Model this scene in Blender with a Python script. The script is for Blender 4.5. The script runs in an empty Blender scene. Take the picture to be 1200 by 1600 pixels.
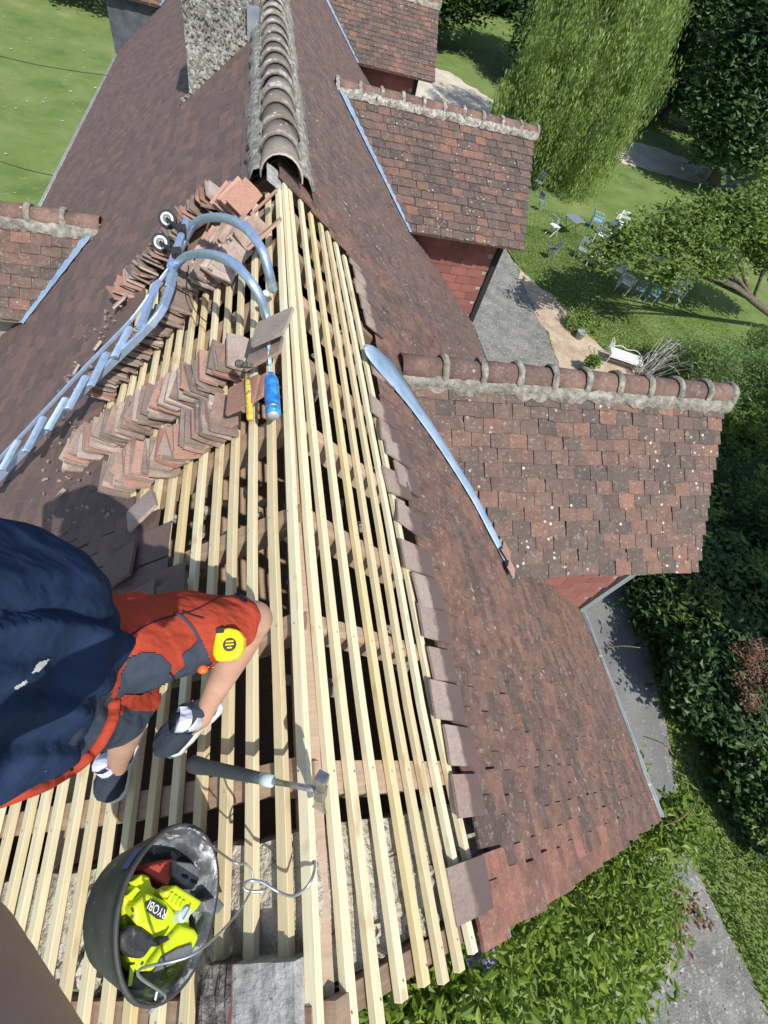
import bpy, bmesh, math, random
import numpy as np
from mathutils import Vector, Matrix
random.seed(7); rng = np.random.default_rng(7)
SC = bpy.context.scene; COL = SC.collection
# ---------------------------------------------------------------- camera
FPX = 737.51
CR = np.array([0.96648573, -0.13829577, 0.21628596])     # right of the view
CD = np.array([0.00330321, -0.83572746, -0.5491345])     # down of the view
CF = np.array([0.2566991, 0.5314451, -0.80726184])       # forward
cam = bpy.data.cameras.new('camera'); camo = bpy.data.objects.new('camera', cam); COL.objects.link(camo)
camo.matrix_world = Matrix(((CR[0], -CD[0], -CF[0], 0), (CR[1], -CD[1], -CF[1], 0), (CR[2], -CD[2], -CF[2], 0), (0, 0, 0, 1)))
cam.sensor_fit = 'HORIZONTAL'; cam.sensor_width = 36; cam.lens = 36 * FPX / 1200
cam.clip_start = 0.02; cam.clip_end = 2000
SC.camera = camo
# ---------------------------------------------------------------- light
SUN = Vector((0.22, -0.70, 1.0)).normalized()            # towards the sun
w = bpy.data.worlds.new('World'); SC.world = w; w.use_nodes = True
nt = w.node_tree; bg = nt.nodes['Background']; sky = nt.nodes.new('ShaderNodeTexSky'); sky.sky_type = 'NISHITA'; sky.sun_disc = False
sky.sun_elevation = math.asin(SUN.z); sky.sun_rotation = math.atan2(SUN.x, SUN.y)
nt.links.new(sky.outputs[0], bg.inputs[0]); bg.inputs[1].default_value = 0.15
sl = bpy.data.lights.new('sun', 'SUN'); sl.energy = 4.6; sl.angle = math.radians(0.53); sl.color = (1, 0.955, 0.88)
so = bpy.data.objects.new('sun', sl); COL.objects.link(so); so.rotation_euler = SUN.to_track_quat('Z', 'Y').to_euler()
vs = SC.view_settings; vs.view_transform = 'Standard'; vs.look = 'None'; vs.exposure = 0.12; vs.gamma = 1; vs.use_curve_mapping = False
SC.cycles.max_bounces = 6; SC.cycles.transparent_max_bounces = 6

# ---------------------------------------------------------------- frames of the place
H, X0, TH, GZ = 1.5833, 0.1556, math.radians(42.167), -9.0
C_, S_ = math.cos(TH), math.sin(TH)
YN, YF, SE = -0.47, 26.0, 5.2            # near verge, far verge, eave distance down the slope
def ray(px, py):
    return (px - 600) / FPX * CR + (py - 800) / FPX * CD + CF
def along(px, py, d):
    v = ray(px, py); return v / np.linalg.norm(v) * d
def ground(px, py, z=GZ):
    v = ray(px, py); return v * z / v[2]
def onroof(px, py, sd, off=0.0):         # -> point, s, y
    n = np.array([sd * S_, 0, C_]); v = ray(px, py)
    q = v * ((n @ np.array([X0, 0, -H]) + off) / (n @ v))
    return q, ((q - off * n)[0] - X0) * sd / C_, q[1]
def rp(sd, s, y, off=0.0):
    return np.array([X0 + sd * (s * C_ + S_ * off), y, -H - s * S_ + C_ * off])
def rframe(sd):                          # row direction, down slope, normal
    return np.array([0, 1., 0]), np.array([sd * C_, 0, -S_]), np.array([sd * S_, 0, C_])

# ---------------------------------------------------------------- object helpers
def put(name, me, parent=None):
    o = bpy.data.objects.new(name, me); COL.objects.link(o)
    if parent: o.parent = parent
    return o
def mesh(name, v, f, mats, parent=None, smooth=False, tint=None, midx=None):
    me = bpy.data.meshes.new(name)
    me.from_pydata([tuple(map(float, p)) for p in v], [], [tuple(map(int, q)) for q in f])
    for m in (mats if isinstance(mats, (list, tuple)) else [mats]): me.materials.append(m)
    if smooth: me.polygons.foreach_set('use_smooth', [True] * len(me.polygons))
    if midx is not None: me.polygons.foreach_set('material_index', np.asarray(midx, dtype=np.int32))
    if tint is not None:
        a = me.attributes.new('tint', 'FLOAT', 'FACE'); a.data.foreach_set('value', np.asarray(tint, dtype=np.float32))
    me.update(); return put(name, me, parent)
def npmesh(name, V, F, mat, parent=None, tint=None, smooth=False):
    V = np.asarray(V, dtype=np.float32); F = np.asarray(F, dtype=np.int32); n, k = F.shape
    me = bpy.data.meshes.new(name); me.vertices.add(len(V)); me.vertices.foreach_set('co', V.ravel())
    me.loops.add(n * k); me.loops.foreach_set('vertex_index', F.ravel())
    me.polygons.add(n); me.polygons.foreach_set('loop_start', np.arange(0, n * k, k, dtype=np.int32))
    me.polygons.foreach_set('use_smooth', np.full(n, bool(smooth)))
    me.materials.append(mat)
    if tint is not None:
        a = me.attributes.new('tint', 'FLOAT', 'FACE'); a.data.foreach_set('value', np.asarray(tint, dtype=np.float32))
    me.update(calc_edges=True); return put(name, me, parent)
def tag(o, label=None, cat=None, group=None, kind=None):
    if label: o['label'] = label
    if cat: o['category'] = cat
    if group: o['group'] = group
    if kind: o['kind'] = kind
    return o
def empty(name, loc, label=None, cat=None, group=None):
    o = bpy.data.objects.new(name, None); COL.objects.link(o); o.location = [float(q) for q in loc]; o.empty_display_size = .1
    return tag(o, label, cat, group)
def rel(o, child):                       # parent keeping world place
    child.parent = o; child.matrix_parent_inverse = Matrix.Translation(o.location).inverted() if o.type == 'EMPTY' else o.matrix_world.inverted()
    return child
def fr(a, b, c, o):                      # matrix from axes
    return Matrix(((a[0], b[0], c[0], o[0]), (a[1], b[1], c[1], o[1]), (a[2], b[2], c[2], o[2]), (0, 0, 0, 1)))
class MB:                                # mesh collector
    def __init__(s): s.v = []; s.f = []; s.t = []; s.m = []
    def add(s, v, f, t=0., m=0):
        b = len(s.v); s.v += [tuple(map(float, p)) for p in v]; s.f += [tuple(b + i for i in q) for q in f]; s.t += [t] * len(f); s.m += [m] * len(f); return s
    def box(s, o, a, b, c, t=0., m=0):   # centre and three half vectors
        o, a, b, c = map(np.asarray, (o, a, b, c))
        v = [o + i * a + j * b + k * c for k in (-1, 1) for j in (-1, 1) for i in (-1, 1)]
        f = [(0, 2, 3, 1), (4, 5, 7, 6), (0, 1, 5, 4), (2, 6, 7, 3), (0, 4, 6, 2), (1, 3, 7, 5)]
        if np.dot(np.cross(a, b), c) < 0: f = [q[::-1] for q in f]
        return s.add(v, f, t, m)
    def tube(s, pts, r, n=10, t=0., m=0, cap=True):
        pts = [np.asarray(p, float) for p in pts]; rs = r if isinstance(r, (list, tuple)) else [r] * len(pts)
        up = None; V = []
        for i, p in enumerate(pts):
            d = pts[min(i + 1, len(pts) - 1)] - pts[max(i - 1, 0)]; d = d / (np.linalg.norm(d) + 1e-9)
            if up is None: up = np.cross(d, [0.3, 0.2, 0.9]); 
            up = up - d * (up @ d); up = up / (np.linalg.norm(up) + 1e-9); q = np.cross(d, up)
            V += [p + rs[i] * (math.cos(2 * math.pi * k / n) * up + math.sin(2 * math.pi * k / n) * q) for k in range(n)]
        F = [(i * n + k, i * n + (k + 1) % n, (i + 1) * n + (k + 1) % n, (i + 1) * n + k) for i in range(len(pts) - 1) for k in range(n)]
        if cap: F += [tuple(range(n))[::-1], tuple((len(pts) - 1) * n + k for k in range(n))]
        return s.add(V, F, t, m)
    def obj(s, name, mat, parent=None, smooth=False): return mesh(name, s.v, s.f, mat, parent, smooth, s.t, s.m)
def smoothpath(P, k=6):
    P = [np.asarray(p, float) for p in P]; out = []
    for i in range(len(P) - 1):
        a, b, c, d = P[max(i - 1, 0)], P[i], P[i + 1], P[min(i + 2, len(P) - 1)]
        for j in range(k):
            t = j / k; out.append(.5 * (2 * b + (c - a) * t + (2 * a - 5 * b + 4 * c - d) * t * t + (3 * b - a - 3 * c + d) * t ** 3))
    return out + [P[-1]]
def bevel(o, wd=.004, seg=2, ang=35):
    m = o.modifiers.new('b', 'BEVEL'); m.width = wd; m.segments = seg; m.limit_method = 'ANGLE'; m.angle_limit = math.radians(ang)
    return o

# ---------------------------------------------------------------- materials
def new_mat(name):
    m = bpy.data.materials.new(name); m.use_nodes = True; return m, m.node_tree.nodes, m.node_tree.links, m.node_tree.nodes['Principled BSDF']
def ramp(n, stops, interp='LINEAR'):
    r = n.new('ShaderNodeValToRGB'); r.color_ramp.interpolation = interp; e = r.color_ramp.elements
    while len(e) < len(stops): e.new(.5)
    for el, (p, c) in zip(e, stops): el.position = p; el.color = (*c, 1) if len(c) == 3 else c
    return r
def mathn(n, l, op, a, b=None, clamp=False):
    q = n.new('ShaderNodeMath'); q.operation = op; q.use_clamp = clamp
    for i, x in enumerate((a, b)):
        if x is None: continue
        if isinstance(x, (int, float)): q.inputs[i].default_value = x
        else: l.new(x, q.inputs[i])
    return q.outputs[0]
def coords(n, world=True):
    return n.new('ShaderNodeNewGeometry').outputs['Position'] if world else n.new('ShaderNodeTexCoord').outputs['Object']
def noise(n, l, vec, scale, det=4, rough=.55, stretch=None):
    t = n.new('ShaderNodeTexNoise'); t.inputs['Scale'].default_value = scale; t.inputs['Detail'].default_value = det; t.inputs['Roughness'].default_value = rough
    if stretch:
        mp = n.new('ShaderNodeMapping'); mp.inputs['Scale'].default_value = stretch; l.new(vec, mp.inputs[0]); vec = mp.outputs[0]
    l.new(vec, t.inputs['Vector']); return t.outputs['Fac']
def mixc(n, l, fac, a, b):
    q = n.new('ShaderNodeMix'); q.data_type = 'RGBA'
    for i, x in ((0, fac), (6, a), (7, b)):
        if isinstance(x, tuple): q.inputs[i].default_value = (*x, 1) if len(x) == 3 else x
        elif isinstance(x, (int, float)): q.inputs[i].default_value = x
        else: l.new(x, q.inputs[i])
    return q.outputs[2]
def rnd(n, l):
    a = n.new('ShaderNodeAttribute'); a.attribute_name = 'tint'; o = n.new('ShaderNodeObjectInfo')
    return mathn(n, l, 'FRACT', mathn(n, l, 'ADD', a.outputs['Fac'], o.outputs['Random']))
def bumpn(n, l, b, h, st=.3, dist=.005):
    q = n.new('ShaderNodeBump'); q.inputs['Strength'].default_value = st; q.inputs['Distance'].default_value = dist; l.new(h, q.inputs['Height']); l.new(q.outputs[0], b.inputs['Normal'])
def gen(name, stops, scale=8, rough=.8, bump=.2, bscale=60, metal=0, tint=0., spots=(), world=True, stretch=None, dist=.004, spec=None, det=4):
    m, n, l, b = new_mat(name); v = coords(n, world); f = noise(n, l, v, scale, det, .6, stretch)
    f = mathn(n, l, 'MULTIPLY_ADD', f, 1.8, False) if False else f
    g = mathn(n, l, 'ADD', mathn(n, l, 'MULTIPLY', mathn(n, l, 'SUBTRACT', f, .5), 1.7), .5)
    if tint: g = mathn(n, l, 'ADD', mathn(n, l, 'MULTIPLY', g, 1 - tint), mathn(n, l, 'MULTIPLY', rnd(n, l), tint))
    r = ramp(n, stops); l.new(g, r.inputs[0]); c = r.outputs[0]
    for sc, th, colr, wd in spots:
        s = noise(n, l, v, sc, 5, .65); k = ramp(n, [(th, (0, 0, 0)), (min(th + wd, 1), (1, 1, 1))]); l.new(s, k.inputs[0]); c = mixc(n, l, k.outputs[0], c, colr)
    l.new(c, b.inputs['Base Color']); b.inputs['Roughness'].default_value = rough; b.inputs['Metallic'].default_value = metal
    if spec is not None: b.inputs['Specular IOR Level'].default_value = spec
    if bump: bumpn(n, l, b, noise(n, l, v, bscale, 4, .6, stretch), bump, dist)
    return m
def tile_mat(name, stops, lichen=.3, lcol=(.42, .40, .36), dark=.4, moss=0., pale=False, interp='LINEAR'):
    m, n, l, b = new_mat(name); v = coords(n); r0 = rnd(n, l)
    big = noise(n, l, v, 1.3, 3); mid = noise(n, l, v, 9, 5, .65); fine = noise(n, l, v, 90, 4, .7)
    g = mathn(n, l, 'ADD', mathn(n, l, 'MULTIPLY', r0, .72), mathn(n, l, 'MULTIPLY', mathn(n, l, 'ADD', mid, mathn(n, l, 'SUBTRACT', big, .5)), .30), True)
    r = ramp(n, stops, interp); l.new(g, r.inputs[0]); c = r.outputs[0]
    k = ramp(n, [(.40, (0, 0, 0)), (.62, (1, 1, 1))]); l.new(mid, k.inputs[0])
    c = mixc(n, l, mathn(n, l, 'MULTIPLY', k.outputs[0], dark), c, (.035, .026, .026))
    k = ramp(n, [(.38, (.74, .74, .74)), (.68, (1.2, 1.18, 1.15))]); l.new(fine, k.inputs[0])
    q = n.new('ShaderNodeMix'); q.data_type = 'RGBA'; q.blend_type = 'MULTIPLY'; q.inputs[0].default_value = .75; l.new(c, q.inputs[6]); l.new(k.outputs[0], q.inputs[7]); c = q.outputs[2]
    # lichen rosettes: small voronoi discs, gated by a broad noise
    vo = n.new('ShaderNodeTexVoronoi'); vo.inputs['Scale'].default_value = 11; l.new(v, vo.inputs['Vector'])
    k = ramp(n, [(.10, (1, 1, 1)), (.17, (0, 0, 0))]); wob = mathn(n, l, 'ADD', vo.outputs['Distance'], mathn(n, l, 'MULTIPLY', mathn(n, l, 'SUBTRACT', noise(n, l, v, 60, 2), .5), .25)); l.new(wob, k.inputs[0])
    g2 = ramp(n, [(.50, (0, 0, 0)), (.58, (1, 1, 1))]); l.new(noise(n, l, v, 2.3, 3), g2.inputs[0])
    c = mixc(n, l, mathn(n, l, 'MULTIPLY', mathn(n, l, 'MULTIPLY', k.outputs[0], g2.outputs[0]), lichen, True), c, lcol)
    sp = ramp(n, [(.57, (0, 0, 0)), (.66, (1, 1, 1))]); l.new(noise(n, l, v, 30, 4, .75), sp.inputs[0])
    c = mixc(n, l, mathn(n, l, 'MULTIPLY', sp.outputs[0], min(1, lichen * .8)), c, (.30, .28, .24))
    if moss:
        k = ramp(n, [(.55, (0, 0, 0)), (.68, (1, 1, 1))]); l.new(noise(n, l, v, 14, 5, .7), k.inputs[0]); c = mixc(n, l, mathn(n, l, 'MULTIPLY', k.outputs[0], moss), c, (.16, .12, .03))
    l.new(c, b.inputs['Base Color']); b.inputs['Roughness'].default_value = .82
    bumpn(n, l, b, mathn(n, l, 'ADD', fine, mid), .55, .004); return m
def uncovered_mat():
    m = tile_mat('tile_uncovered', [(.1, (.29, .215, .185)), (.4, (.42, .335, .29)), (.7, (.34, .24, .20)), (.95, (.50, .43, .38))], .1, dark=.2); n, l = m.node_tree.nodes, m.node_tree.links; b = n['Principled BSDF']; src = b.inputs['Base Color'].links[0].from_socket
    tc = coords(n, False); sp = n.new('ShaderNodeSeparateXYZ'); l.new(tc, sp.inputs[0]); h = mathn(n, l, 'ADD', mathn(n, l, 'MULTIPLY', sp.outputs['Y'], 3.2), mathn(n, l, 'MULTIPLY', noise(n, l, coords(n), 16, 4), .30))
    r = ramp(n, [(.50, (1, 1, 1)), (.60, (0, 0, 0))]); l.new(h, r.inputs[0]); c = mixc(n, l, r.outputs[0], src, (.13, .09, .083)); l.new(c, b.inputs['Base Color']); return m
def leaf_mat(name, stops, trans=.35):
    m, n, l, b = new_mat(name); n.remove(b); out = n['Material Output']
    a = n.new('ShaderNodeAttribute'); a.attribute_name = 'tint'; r = ramp(n, stops); l.new(a.outputs['Fac'], r.inputs[0])
    d = n.new('ShaderNodeBsdfDiffuse'); t = n.new('ShaderNodeBsdfTranslucent'); g = n.new('ShaderNodeBsdfGlossy'); g.inputs['Roughness'].default_value = .5; g.inputs['Color'].default_value = (.8, .85, .8, 1)
    x = n.new('ShaderNodeMixShader'); x.inputs[0].default_value = trans; y = n.new('ShaderNodeMixShader'); y.inputs[0].default_value = .035
    l.new(r.outputs[0], d.inputs[0]); l.new(r.outputs[0], t.inputs[0]); l.new(d.outputs[0], x.inputs[1]); l.new(t.outputs[0], x.inputs[2]); l.new(x.outputs[0], y.inputs[1]); l.new(g.outputs[0], y.inputs[2]); l.new(y.outputs[0], out.inputs[0]); return m
def flat(name, c, rough=.5, metal=0., bump=0, bscale=200):
    return gen(name, [(0.2, tuple(x * .88 for x in c)), (.8, tuple(min(1, x * 1.08) for x in c))], 20, rough, bump, bscale, metal, world=False)

M = {}
M['tile_main'] = tile_mat('tile_main', [(.05, (0.119, 0.084, 0.078)), (.35, (0.153, 0.103, 0.090)), (.62, (0.183, 0.116, 0.099)), (.85, (0.207, 0.122, 0.097)), (.97, (0.327, 0.153, 0.102))], .95, lcol=(.52, .49, .45), dark=.45)
M['tile_near'] = tile_mat('tile_near', [(.04, (0.092, 0.072, 0.062)), (.2, (0.141, 0.096, 0.080)), (.45, (0.189, 0.113, 0.088)), (.7, (0.224, 0.126, 0.094)), (.88, (0.264, 0.139, 0.100)), (.97, (0.387, 0.185, 0.112))], .9, lcol=(.42, .39, .35), dark=.5)
M['tile_left'] = tile_mat('tile_left', [(.05, (0.119, 0.085, 0.081)), (.4, (0.154, 0.104, 0.095)), (.75, (0.189, 0.121, 0.108)), (.97, (0.264, 0.140, 0.104))], .12, dark=.22)
M['tile_dormer'] = tile_mat('tile_dormer', [(.06, (0.083, 0.067, 0.059)), (.35, (0.126, 0.091, 0.075)), (.6, (0.161, 0.105, 0.083)), (.8, (0.204, 0.116, 0.086)), (.93, (0.296, 0.147, 0.100)), (1, (0.400, 0.210, 0.120))], .95, lcol=(.60, .57, .50), dark=.4)
M['tile_pale'] = tile_mat('tile_pale', [(.1, (.38, .30, .265)), (.5, (.48, .385, .34)), (.9, (.54, .45, .41))], .2, dark=.15)
M['tile_loose'] = tile_mat('tile_loose', [(.05, (0.184, 0.144, 0.126)), (.25, (0.350, 0.284, 0.239)), (.45, (0.276, 0.198, 0.165)), (.6, (0.442, 0.369, 0.313)), (.75, (0.368, 0.243, 0.191)), (.87, (0.258, 0.221, 0.200)), (.95, (0.478, 0.423, 0.365))], .6, lcol=(.66, .63, .58), dark=.3)
M['tile_brick'] = tile_mat('tile_brick', [(.1, (.36, .18, .135)), (.5, (.45, .25, .19)), (.9, (.50, .31, .25))], .4, lcol=(.6, .55, .5), dark=.15)
M['tile_red'] = tile_mat('tile_red', [(.1, (.19, .105, .085)), (.4, (.28, .135, .10)), (.8, (.36, .165, .12)), (.95, (.24, .15, .125))], .8, lcol=(.42, .39, .35), dark=.45)
M['cheek'] = tile_mat('cheek', [(.1, (.22, .085, .075)), (.9, (.33, .13, .105))], .08, dark=.12)
M['mortar'] = gen('mortar', [(.2, (.15, .14, .115)), (.5, (.27, .25, .21)), (.8, (.42, .40, .355))], 12, .95, 1, 45, spots=[(30, .60, (.10, .09, .075), .08), (7, .62, (.26, .17, .06), .1)], dist=.02)
M['mortar_lichen'] = gen('mortar_lichen', [(.2, (.17, .155, .13)), (.5, (.32, .30, .26)), (.8, (.52, .51, .48))], 16, .95, 1, 40, spots=[(22, .55, (.05, .045, .035), .1), (5, .60, (.24, .15, .05), .12), (28, .64, (.62, .62, .60), .06)], dist=.02)
M['ridge'] = tile_mat('ridge', [(.1, (.15, .10, .085)), (.5, (.22, .13, .10)), (.9, (.27, .17, .14))], .8, lcol=(.5, .5, .47), dark=.5)
M['ridge_far'] = tile_mat('ridge_far', [(.1, (.13, .11, .095)), (.5, (.20, .165, .14)), (.9, (.30, .27, .235))], 1.6, lcol=(.66, .66, .62), dark=.3, moss=.6)
M['pebble'] = gen('pebble', [(.25, (.16, .155, .13)), (.5, (.30, .30, .27)), (.75, (.45, .45, .42))], 22, .95, 1, 30, spots=[(32, .62, (.72, .72, .70), .04), (26, .66, (.07, .065, .05), .06)], dist=.03)
M['rubble'] = gen('rubble', [(.2, (.36, .33, .27)), (.6, (.55, .51, .43)), (.9, (.66, .63, .56))], 14, .95, 1, 40, spots=[(18, .6, (.10, .09, .075), .1)], dist=.03)
def wood(name, stops, rough=.7, tint=.5, ax=(14, .7, 14), knots=True):
    m, n, l, b = new_mat(name); v = coords(n); r0 = rnd(n, l)
    g = mathn(n, l, 'ADD', mathn(n, l, 'MULTIPLY', noise(n, l, v, 7, 4, .6, ax), .55), mathn(n, l, 'MULTIPLY', r0, .45))
    r = ramp(n, stops); l.new(g, r.inputs[0]); c = r.outputs[0]
    k = ramp(n, [(.64, (0, 0, 0)), (.72, (1, 1, 1))]); l.new(noise(n, l, v, 12, 2, .5, (1, .45, 1)), k.inputs[0])
    st = ramp(n, [(.45, (1, 1, 1)), (.75, (.88, .84, .78))]); l.new(noise(n, l, v, 22, 5, .7, (9, .35, 9)), st.inputs[0]); mq = n.new('ShaderNodeMix'); mq.data_type = 'RGBA'; mq.blend_type = 'MULTIPLY'; mq.inputs[0].default_value = .9; l.new(c, mq.inputs[6]); l.new(st.outputs[0], mq.inputs[7]); c = mq.outputs[2]
    if knots: c = mixc(n, l, mathn(n, l, 'MULTIPLY', k.outputs[0], .45), c, (.42, .25, .11))
    l.new(c, b.inputs['Base Color']); b.inputs['Roughness'].default_value = rough; b.inputs['Specular IOR Level'].default_value = .25
    bumpn(n, l, b, noise(n, l, v, 30, 4, .6, ax), .35, .002); return m
M['new_wood'] = wood('new_wood', [(.2, (.60, .50, .30)), (.45, (.70, .61, .40)), (.7, (.78, .72, .51)), (.85, (.68, .64, .44))])
M['yellow_wood'] = wood('yellow_wood', [(.2, (.62, .50, .27)), (.7, (.74, .63, .36))])
M['old_wood'] = wood('old_wood', [(.2, (.20, .14, .10)), (.5, (.36, .26, .185)), (.8, (.50, .38, .28))], .9, ax=(.8, 10, .8))
M['old_batten'] = wood('old_batten', [(.2, (.18, .13, .095)), (.5, (.30, .21, .14)), (.8, (.40, .29, .20))], .9)
M['zinc'] = gen('zinc', [(.2, (.42, .50, .58)), (.8, (.62, .69, .75))], 6, .42, .1, 30, .75)
M['zinc_blue'] = gen('zinc_blue', [(.2, (.22, .33, .46)), (.8, (.34, .46, .60))], 5, .55, .3, 14, .2, spots=[(18, .60, (.50, .54, .56), .1)])
M['gutter'] = gen('gutter', [(.2, (.40, .44, .46)), (.8, (.60, .64, .66))], 5, .5, .1, 30, .5)
M['alu_sky_blue'] = gen('alu_sky_blue', [(.2, (.42, .56, .80)), (.8, (.58, .72, .92))], 30, .42, .12, 200, .75)  # bare aluminium; the blue of the reflected sky is put into its base colour
M['steel'] = gen('steel', [(.2, (.30, .29, .28)), (.8, (.55, .54, .52))], 40, .38, .1, 200, .9)
M['wire'] = gen('wire', [(.2, (.42, .44, .45)), (.8, (.6, .62, .63))], 40, .4, 0, 200, .8)
M['grass'] = gen('grass', [(.15, (.085, .145, .030)), (.45, (.135, .200, .048)), (.75, (.180, .230, .070)), (.95, (.27, .27, .12))], .6, .95, .9, 9, spots=[(3.2, .58, (.23, .23, .09), .14), (1.1, .64, (.26, .25, .11), .14), (25, .56, (.07, .13, .025), .15)], dist=.05, det=8)
M['gravel_grey'] = gen('gravel_grey', [(.2, (0.139, 0.138, 0.125)), (.5, (0.205, 0.203, 0.187)), (.8, (0.279, 0.271, 0.250))], 2.2, .95, .9, 28, spots=[(13, .56, (.44, .43, .41), .08), (15, .58, (.12, .12, .115), .08), (.9, .60, (.36, .33, .27), .15)], dist=.03, det=9)
M['gravel_tan'] = gen('gravel_tan', [(.2, (.34, .25, .17)), (.5, (.46, .36, .26)), (.8, (.56, .47, .36))], 1.5, .95, .8, 24, spots=[(20, .58, (.66, .58, .48), .06), (23, .62, (.22, .16, .11), .08)], dist=.03, det=9)
M['sand'] = gen('sand', [(.2, (.45, .40, .31)), (.8, (.62, .57, .47))], .8, .95, .4, 10, dist=.02, det=8)
M['asphalt'] = gen('asphalt', [(.2, (.135, .135, .135)), (.8, (.22, .22, .215))], 1, .95, .7, 30, spots=[(24, .6, (.32, .32, .31), .06), (1.6, .66, (.30, .29, .25), .1)], dist=.02, det=9)
M['stone_wall'] = gen('stone_wall', [(.2, (.28, .25, .20)), (.8, (.46, .42, .35))], 3, .95, .6, 20, dist=.02)
M['slate_wall'] = gen('slate_wall', [(.2, (.05, .06, .07)), (.8, (.11, .13, .15))], 4, .8, .4, 20)
M['bark'] = gen('bark', [(.2, (.07, .055, .04)), (.8, (.20, .165, .125))], 12, .95, .8, 40, dist=.02)
M['birch_bark'] = gen('birch_bark', [(.2, (.20, .19, .17)), (.8, (.55, .53, .49))], 12, .9, .5, 40, dist=.01)
M['dark'] = flat('dark', (.02, .02, .02), .9)
M['leaf_birch'] = leaf_mat('leaf_birch', [(0, (.11, .19, .04)), (.5, (.27, .38, .09)), (1, (.48, .58, .20))], .5)
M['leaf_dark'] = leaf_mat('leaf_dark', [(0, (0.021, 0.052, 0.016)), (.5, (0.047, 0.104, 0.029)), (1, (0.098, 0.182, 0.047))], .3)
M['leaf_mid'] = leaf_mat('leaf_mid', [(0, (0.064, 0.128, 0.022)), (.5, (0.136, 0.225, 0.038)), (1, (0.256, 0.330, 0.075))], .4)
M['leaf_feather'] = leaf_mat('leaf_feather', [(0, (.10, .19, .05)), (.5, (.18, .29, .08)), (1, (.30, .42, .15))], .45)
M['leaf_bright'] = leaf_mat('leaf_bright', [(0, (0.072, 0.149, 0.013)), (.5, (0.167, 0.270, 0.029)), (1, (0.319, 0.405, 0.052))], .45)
M['leaf_rust'] = leaf_mat('leaf_rust', [(0, (.10, .06, .035)), (.5, (.20, .115, .07)), (1, (.30, .17, .12))], .25)
M['petal'] = leaf_mat('petal', [(0, (.20, .18, .42)), (1, (.42, .38, .62))], .3)
M['daisy'] = leaf_mat('daisy', [(0, (.5, .5, .42)), (1, (.75, .75, .70))], .2)
M['twig'] = gen('twig', [(.2, (.12, .075, .04)), (.8, (.27, .19, .11))], 20, .9, 0)
M['white_plastic'] = flat('white_plastic', (.78, .78, .77), .45)
M['blue_plastic'] = flat('blue_plastic', (.20, .38, .56), .45)
M['navy_metal'] = flat('navy_metal', (.10, .135, .185), .5)
M['slate_metal'] = flat('slate_metal', (.19, .235, .29), .5)
M['grey_metal'] = flat('grey_metal', (.25, .29, .30), .5)
M['black_plastic'] = gen('black_plastic', [(.2, (.034, .032, .033)), (.8, (.062, .059, .060))], 15, .62, .1, 60, spots=[(35, .66, (.30, .30, .29), .05)], world=False)
M['rubber'] = flat('rubber', (.02, .02, .022), .7)
M['bucket_in'] = gen('bucket_in', [(.2, (.03, .035, .04)), (.55, (.10, .11, .12)), (.8, (.34, .36, .38))], 14, .3, .6, 35, spots=[(22, .56, (.50, .51, .52), .07)], world=False, dist=.006)
M['lime'] = flat('lime', (.60, .74, .02), .38)
M['tool_grey'] = gen('tool_grey', [(.2, (.10, .11, .12)), (.8, (.18, .19, .20))], 30, .55, .3, 150, world=False)
M['tool_black'] = gen('tool_black', [(.2, (.018, .018, .02)), (.8, (.05, .05, .052))], 30, .6, .5, 120, spots=[(40, .62, (.22, .22, .21), .08)], world=False)
M['white_paint'] = flat('white_paint', (.8, .8, .8), .5)
M['red_plastic'] = flat('red_plastic', (.45, .06, .04), .5)
M['yellow'] = flat('yellow', (.86, .70, .01), .32)
M['hammer_yellow'] = gen('hammer_yellow', [(.3, (.62, .42, .05)), (.7, (.78, .60, .10))], 30, .5, .1, 100, spots=[(30, .57, (.12, .13, .14), .06)], world=False)
M['grip'] = flat('grip', (.045, .055, .065), .6, 0, .4, 250)
M['collar'] = flat('collar', (.50, .58, .60), .4)
M['can_blue'] = gen('can_blue', [(.3, (.02, .12, .42)), (.6, (.03, .26, .66)), (.8, (.05, .38, .75))], 25, .3, 0, world=False)
M['can_label'] = gen('can_label', [(.3, (.12, .38, .62)), (.7, (.62, .72, .78))], 60, .35, 0, world=False)
M['skin'] = gen('skin', [(.2, (.42, .235, .165)), (.8, (.52, .31, .225))], 14, .5, .15, 180, spots=[(9, .68, (.48, .22, .16), .15)], world=False, dist=.002)
M['hair'] = flat('hair', (.07, .045, .03), .8, 0, .6, 120)
def cloth(name, c, spots=(), bs=.6):
    m = gen(name, [(.2, tuple(x * .8 for x in c)), (.8, tuple(x * 1.15 for x in c))], 5, .92, 0, spots=spots, world=False, spec=.02)
    n, l = m.node_tree.nodes, m.node_tree.links; b = n['Principled BSDF']; v = coords(n, False)
    h = mathn(n, l, 'ADD', mathn(n, l, 'MULTIPLY', noise(n, l, v, 7, 3, .5, (1, 1.6, .8)), 8), mathn(n, l, 'MULTIPLY', noise(n, l, v, 500, 2), .12))
    h = mathn(n, l, 'ADD', h, mathn(n, l, 'MULTIPLY', noise(n, l, v, 22, 4, .6, (1, .5, 1.2)), .8)); bumpn(n, l, b, h, bs, .008); return m
M['navy'] = cloth('navy', (.026, .044, .098), spots=[(42, .735, (.40, .44, .5), .02)], bs=.45)
M['red_cloth'] = cloth('red_cloth', (.40, .062, .035))
M['grey_cloth'] = cloth('grey_cloth', (.055, .068, .095))
M['black_cloth'] = cloth('black_cloth', (.02, .025, .045))
M['sock'] = cloth('sock', (.62, .64, .76))
M['shoe_dark'] = cloth('shoe_dark', (.045, .055, .075))
M['shoe_sole'] = flat('shoe_sole', (.62, .64, .62), .6, 0, .3, 60)
M['orange'] = flat('orange', (.85, .16, .03), .4)
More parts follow.
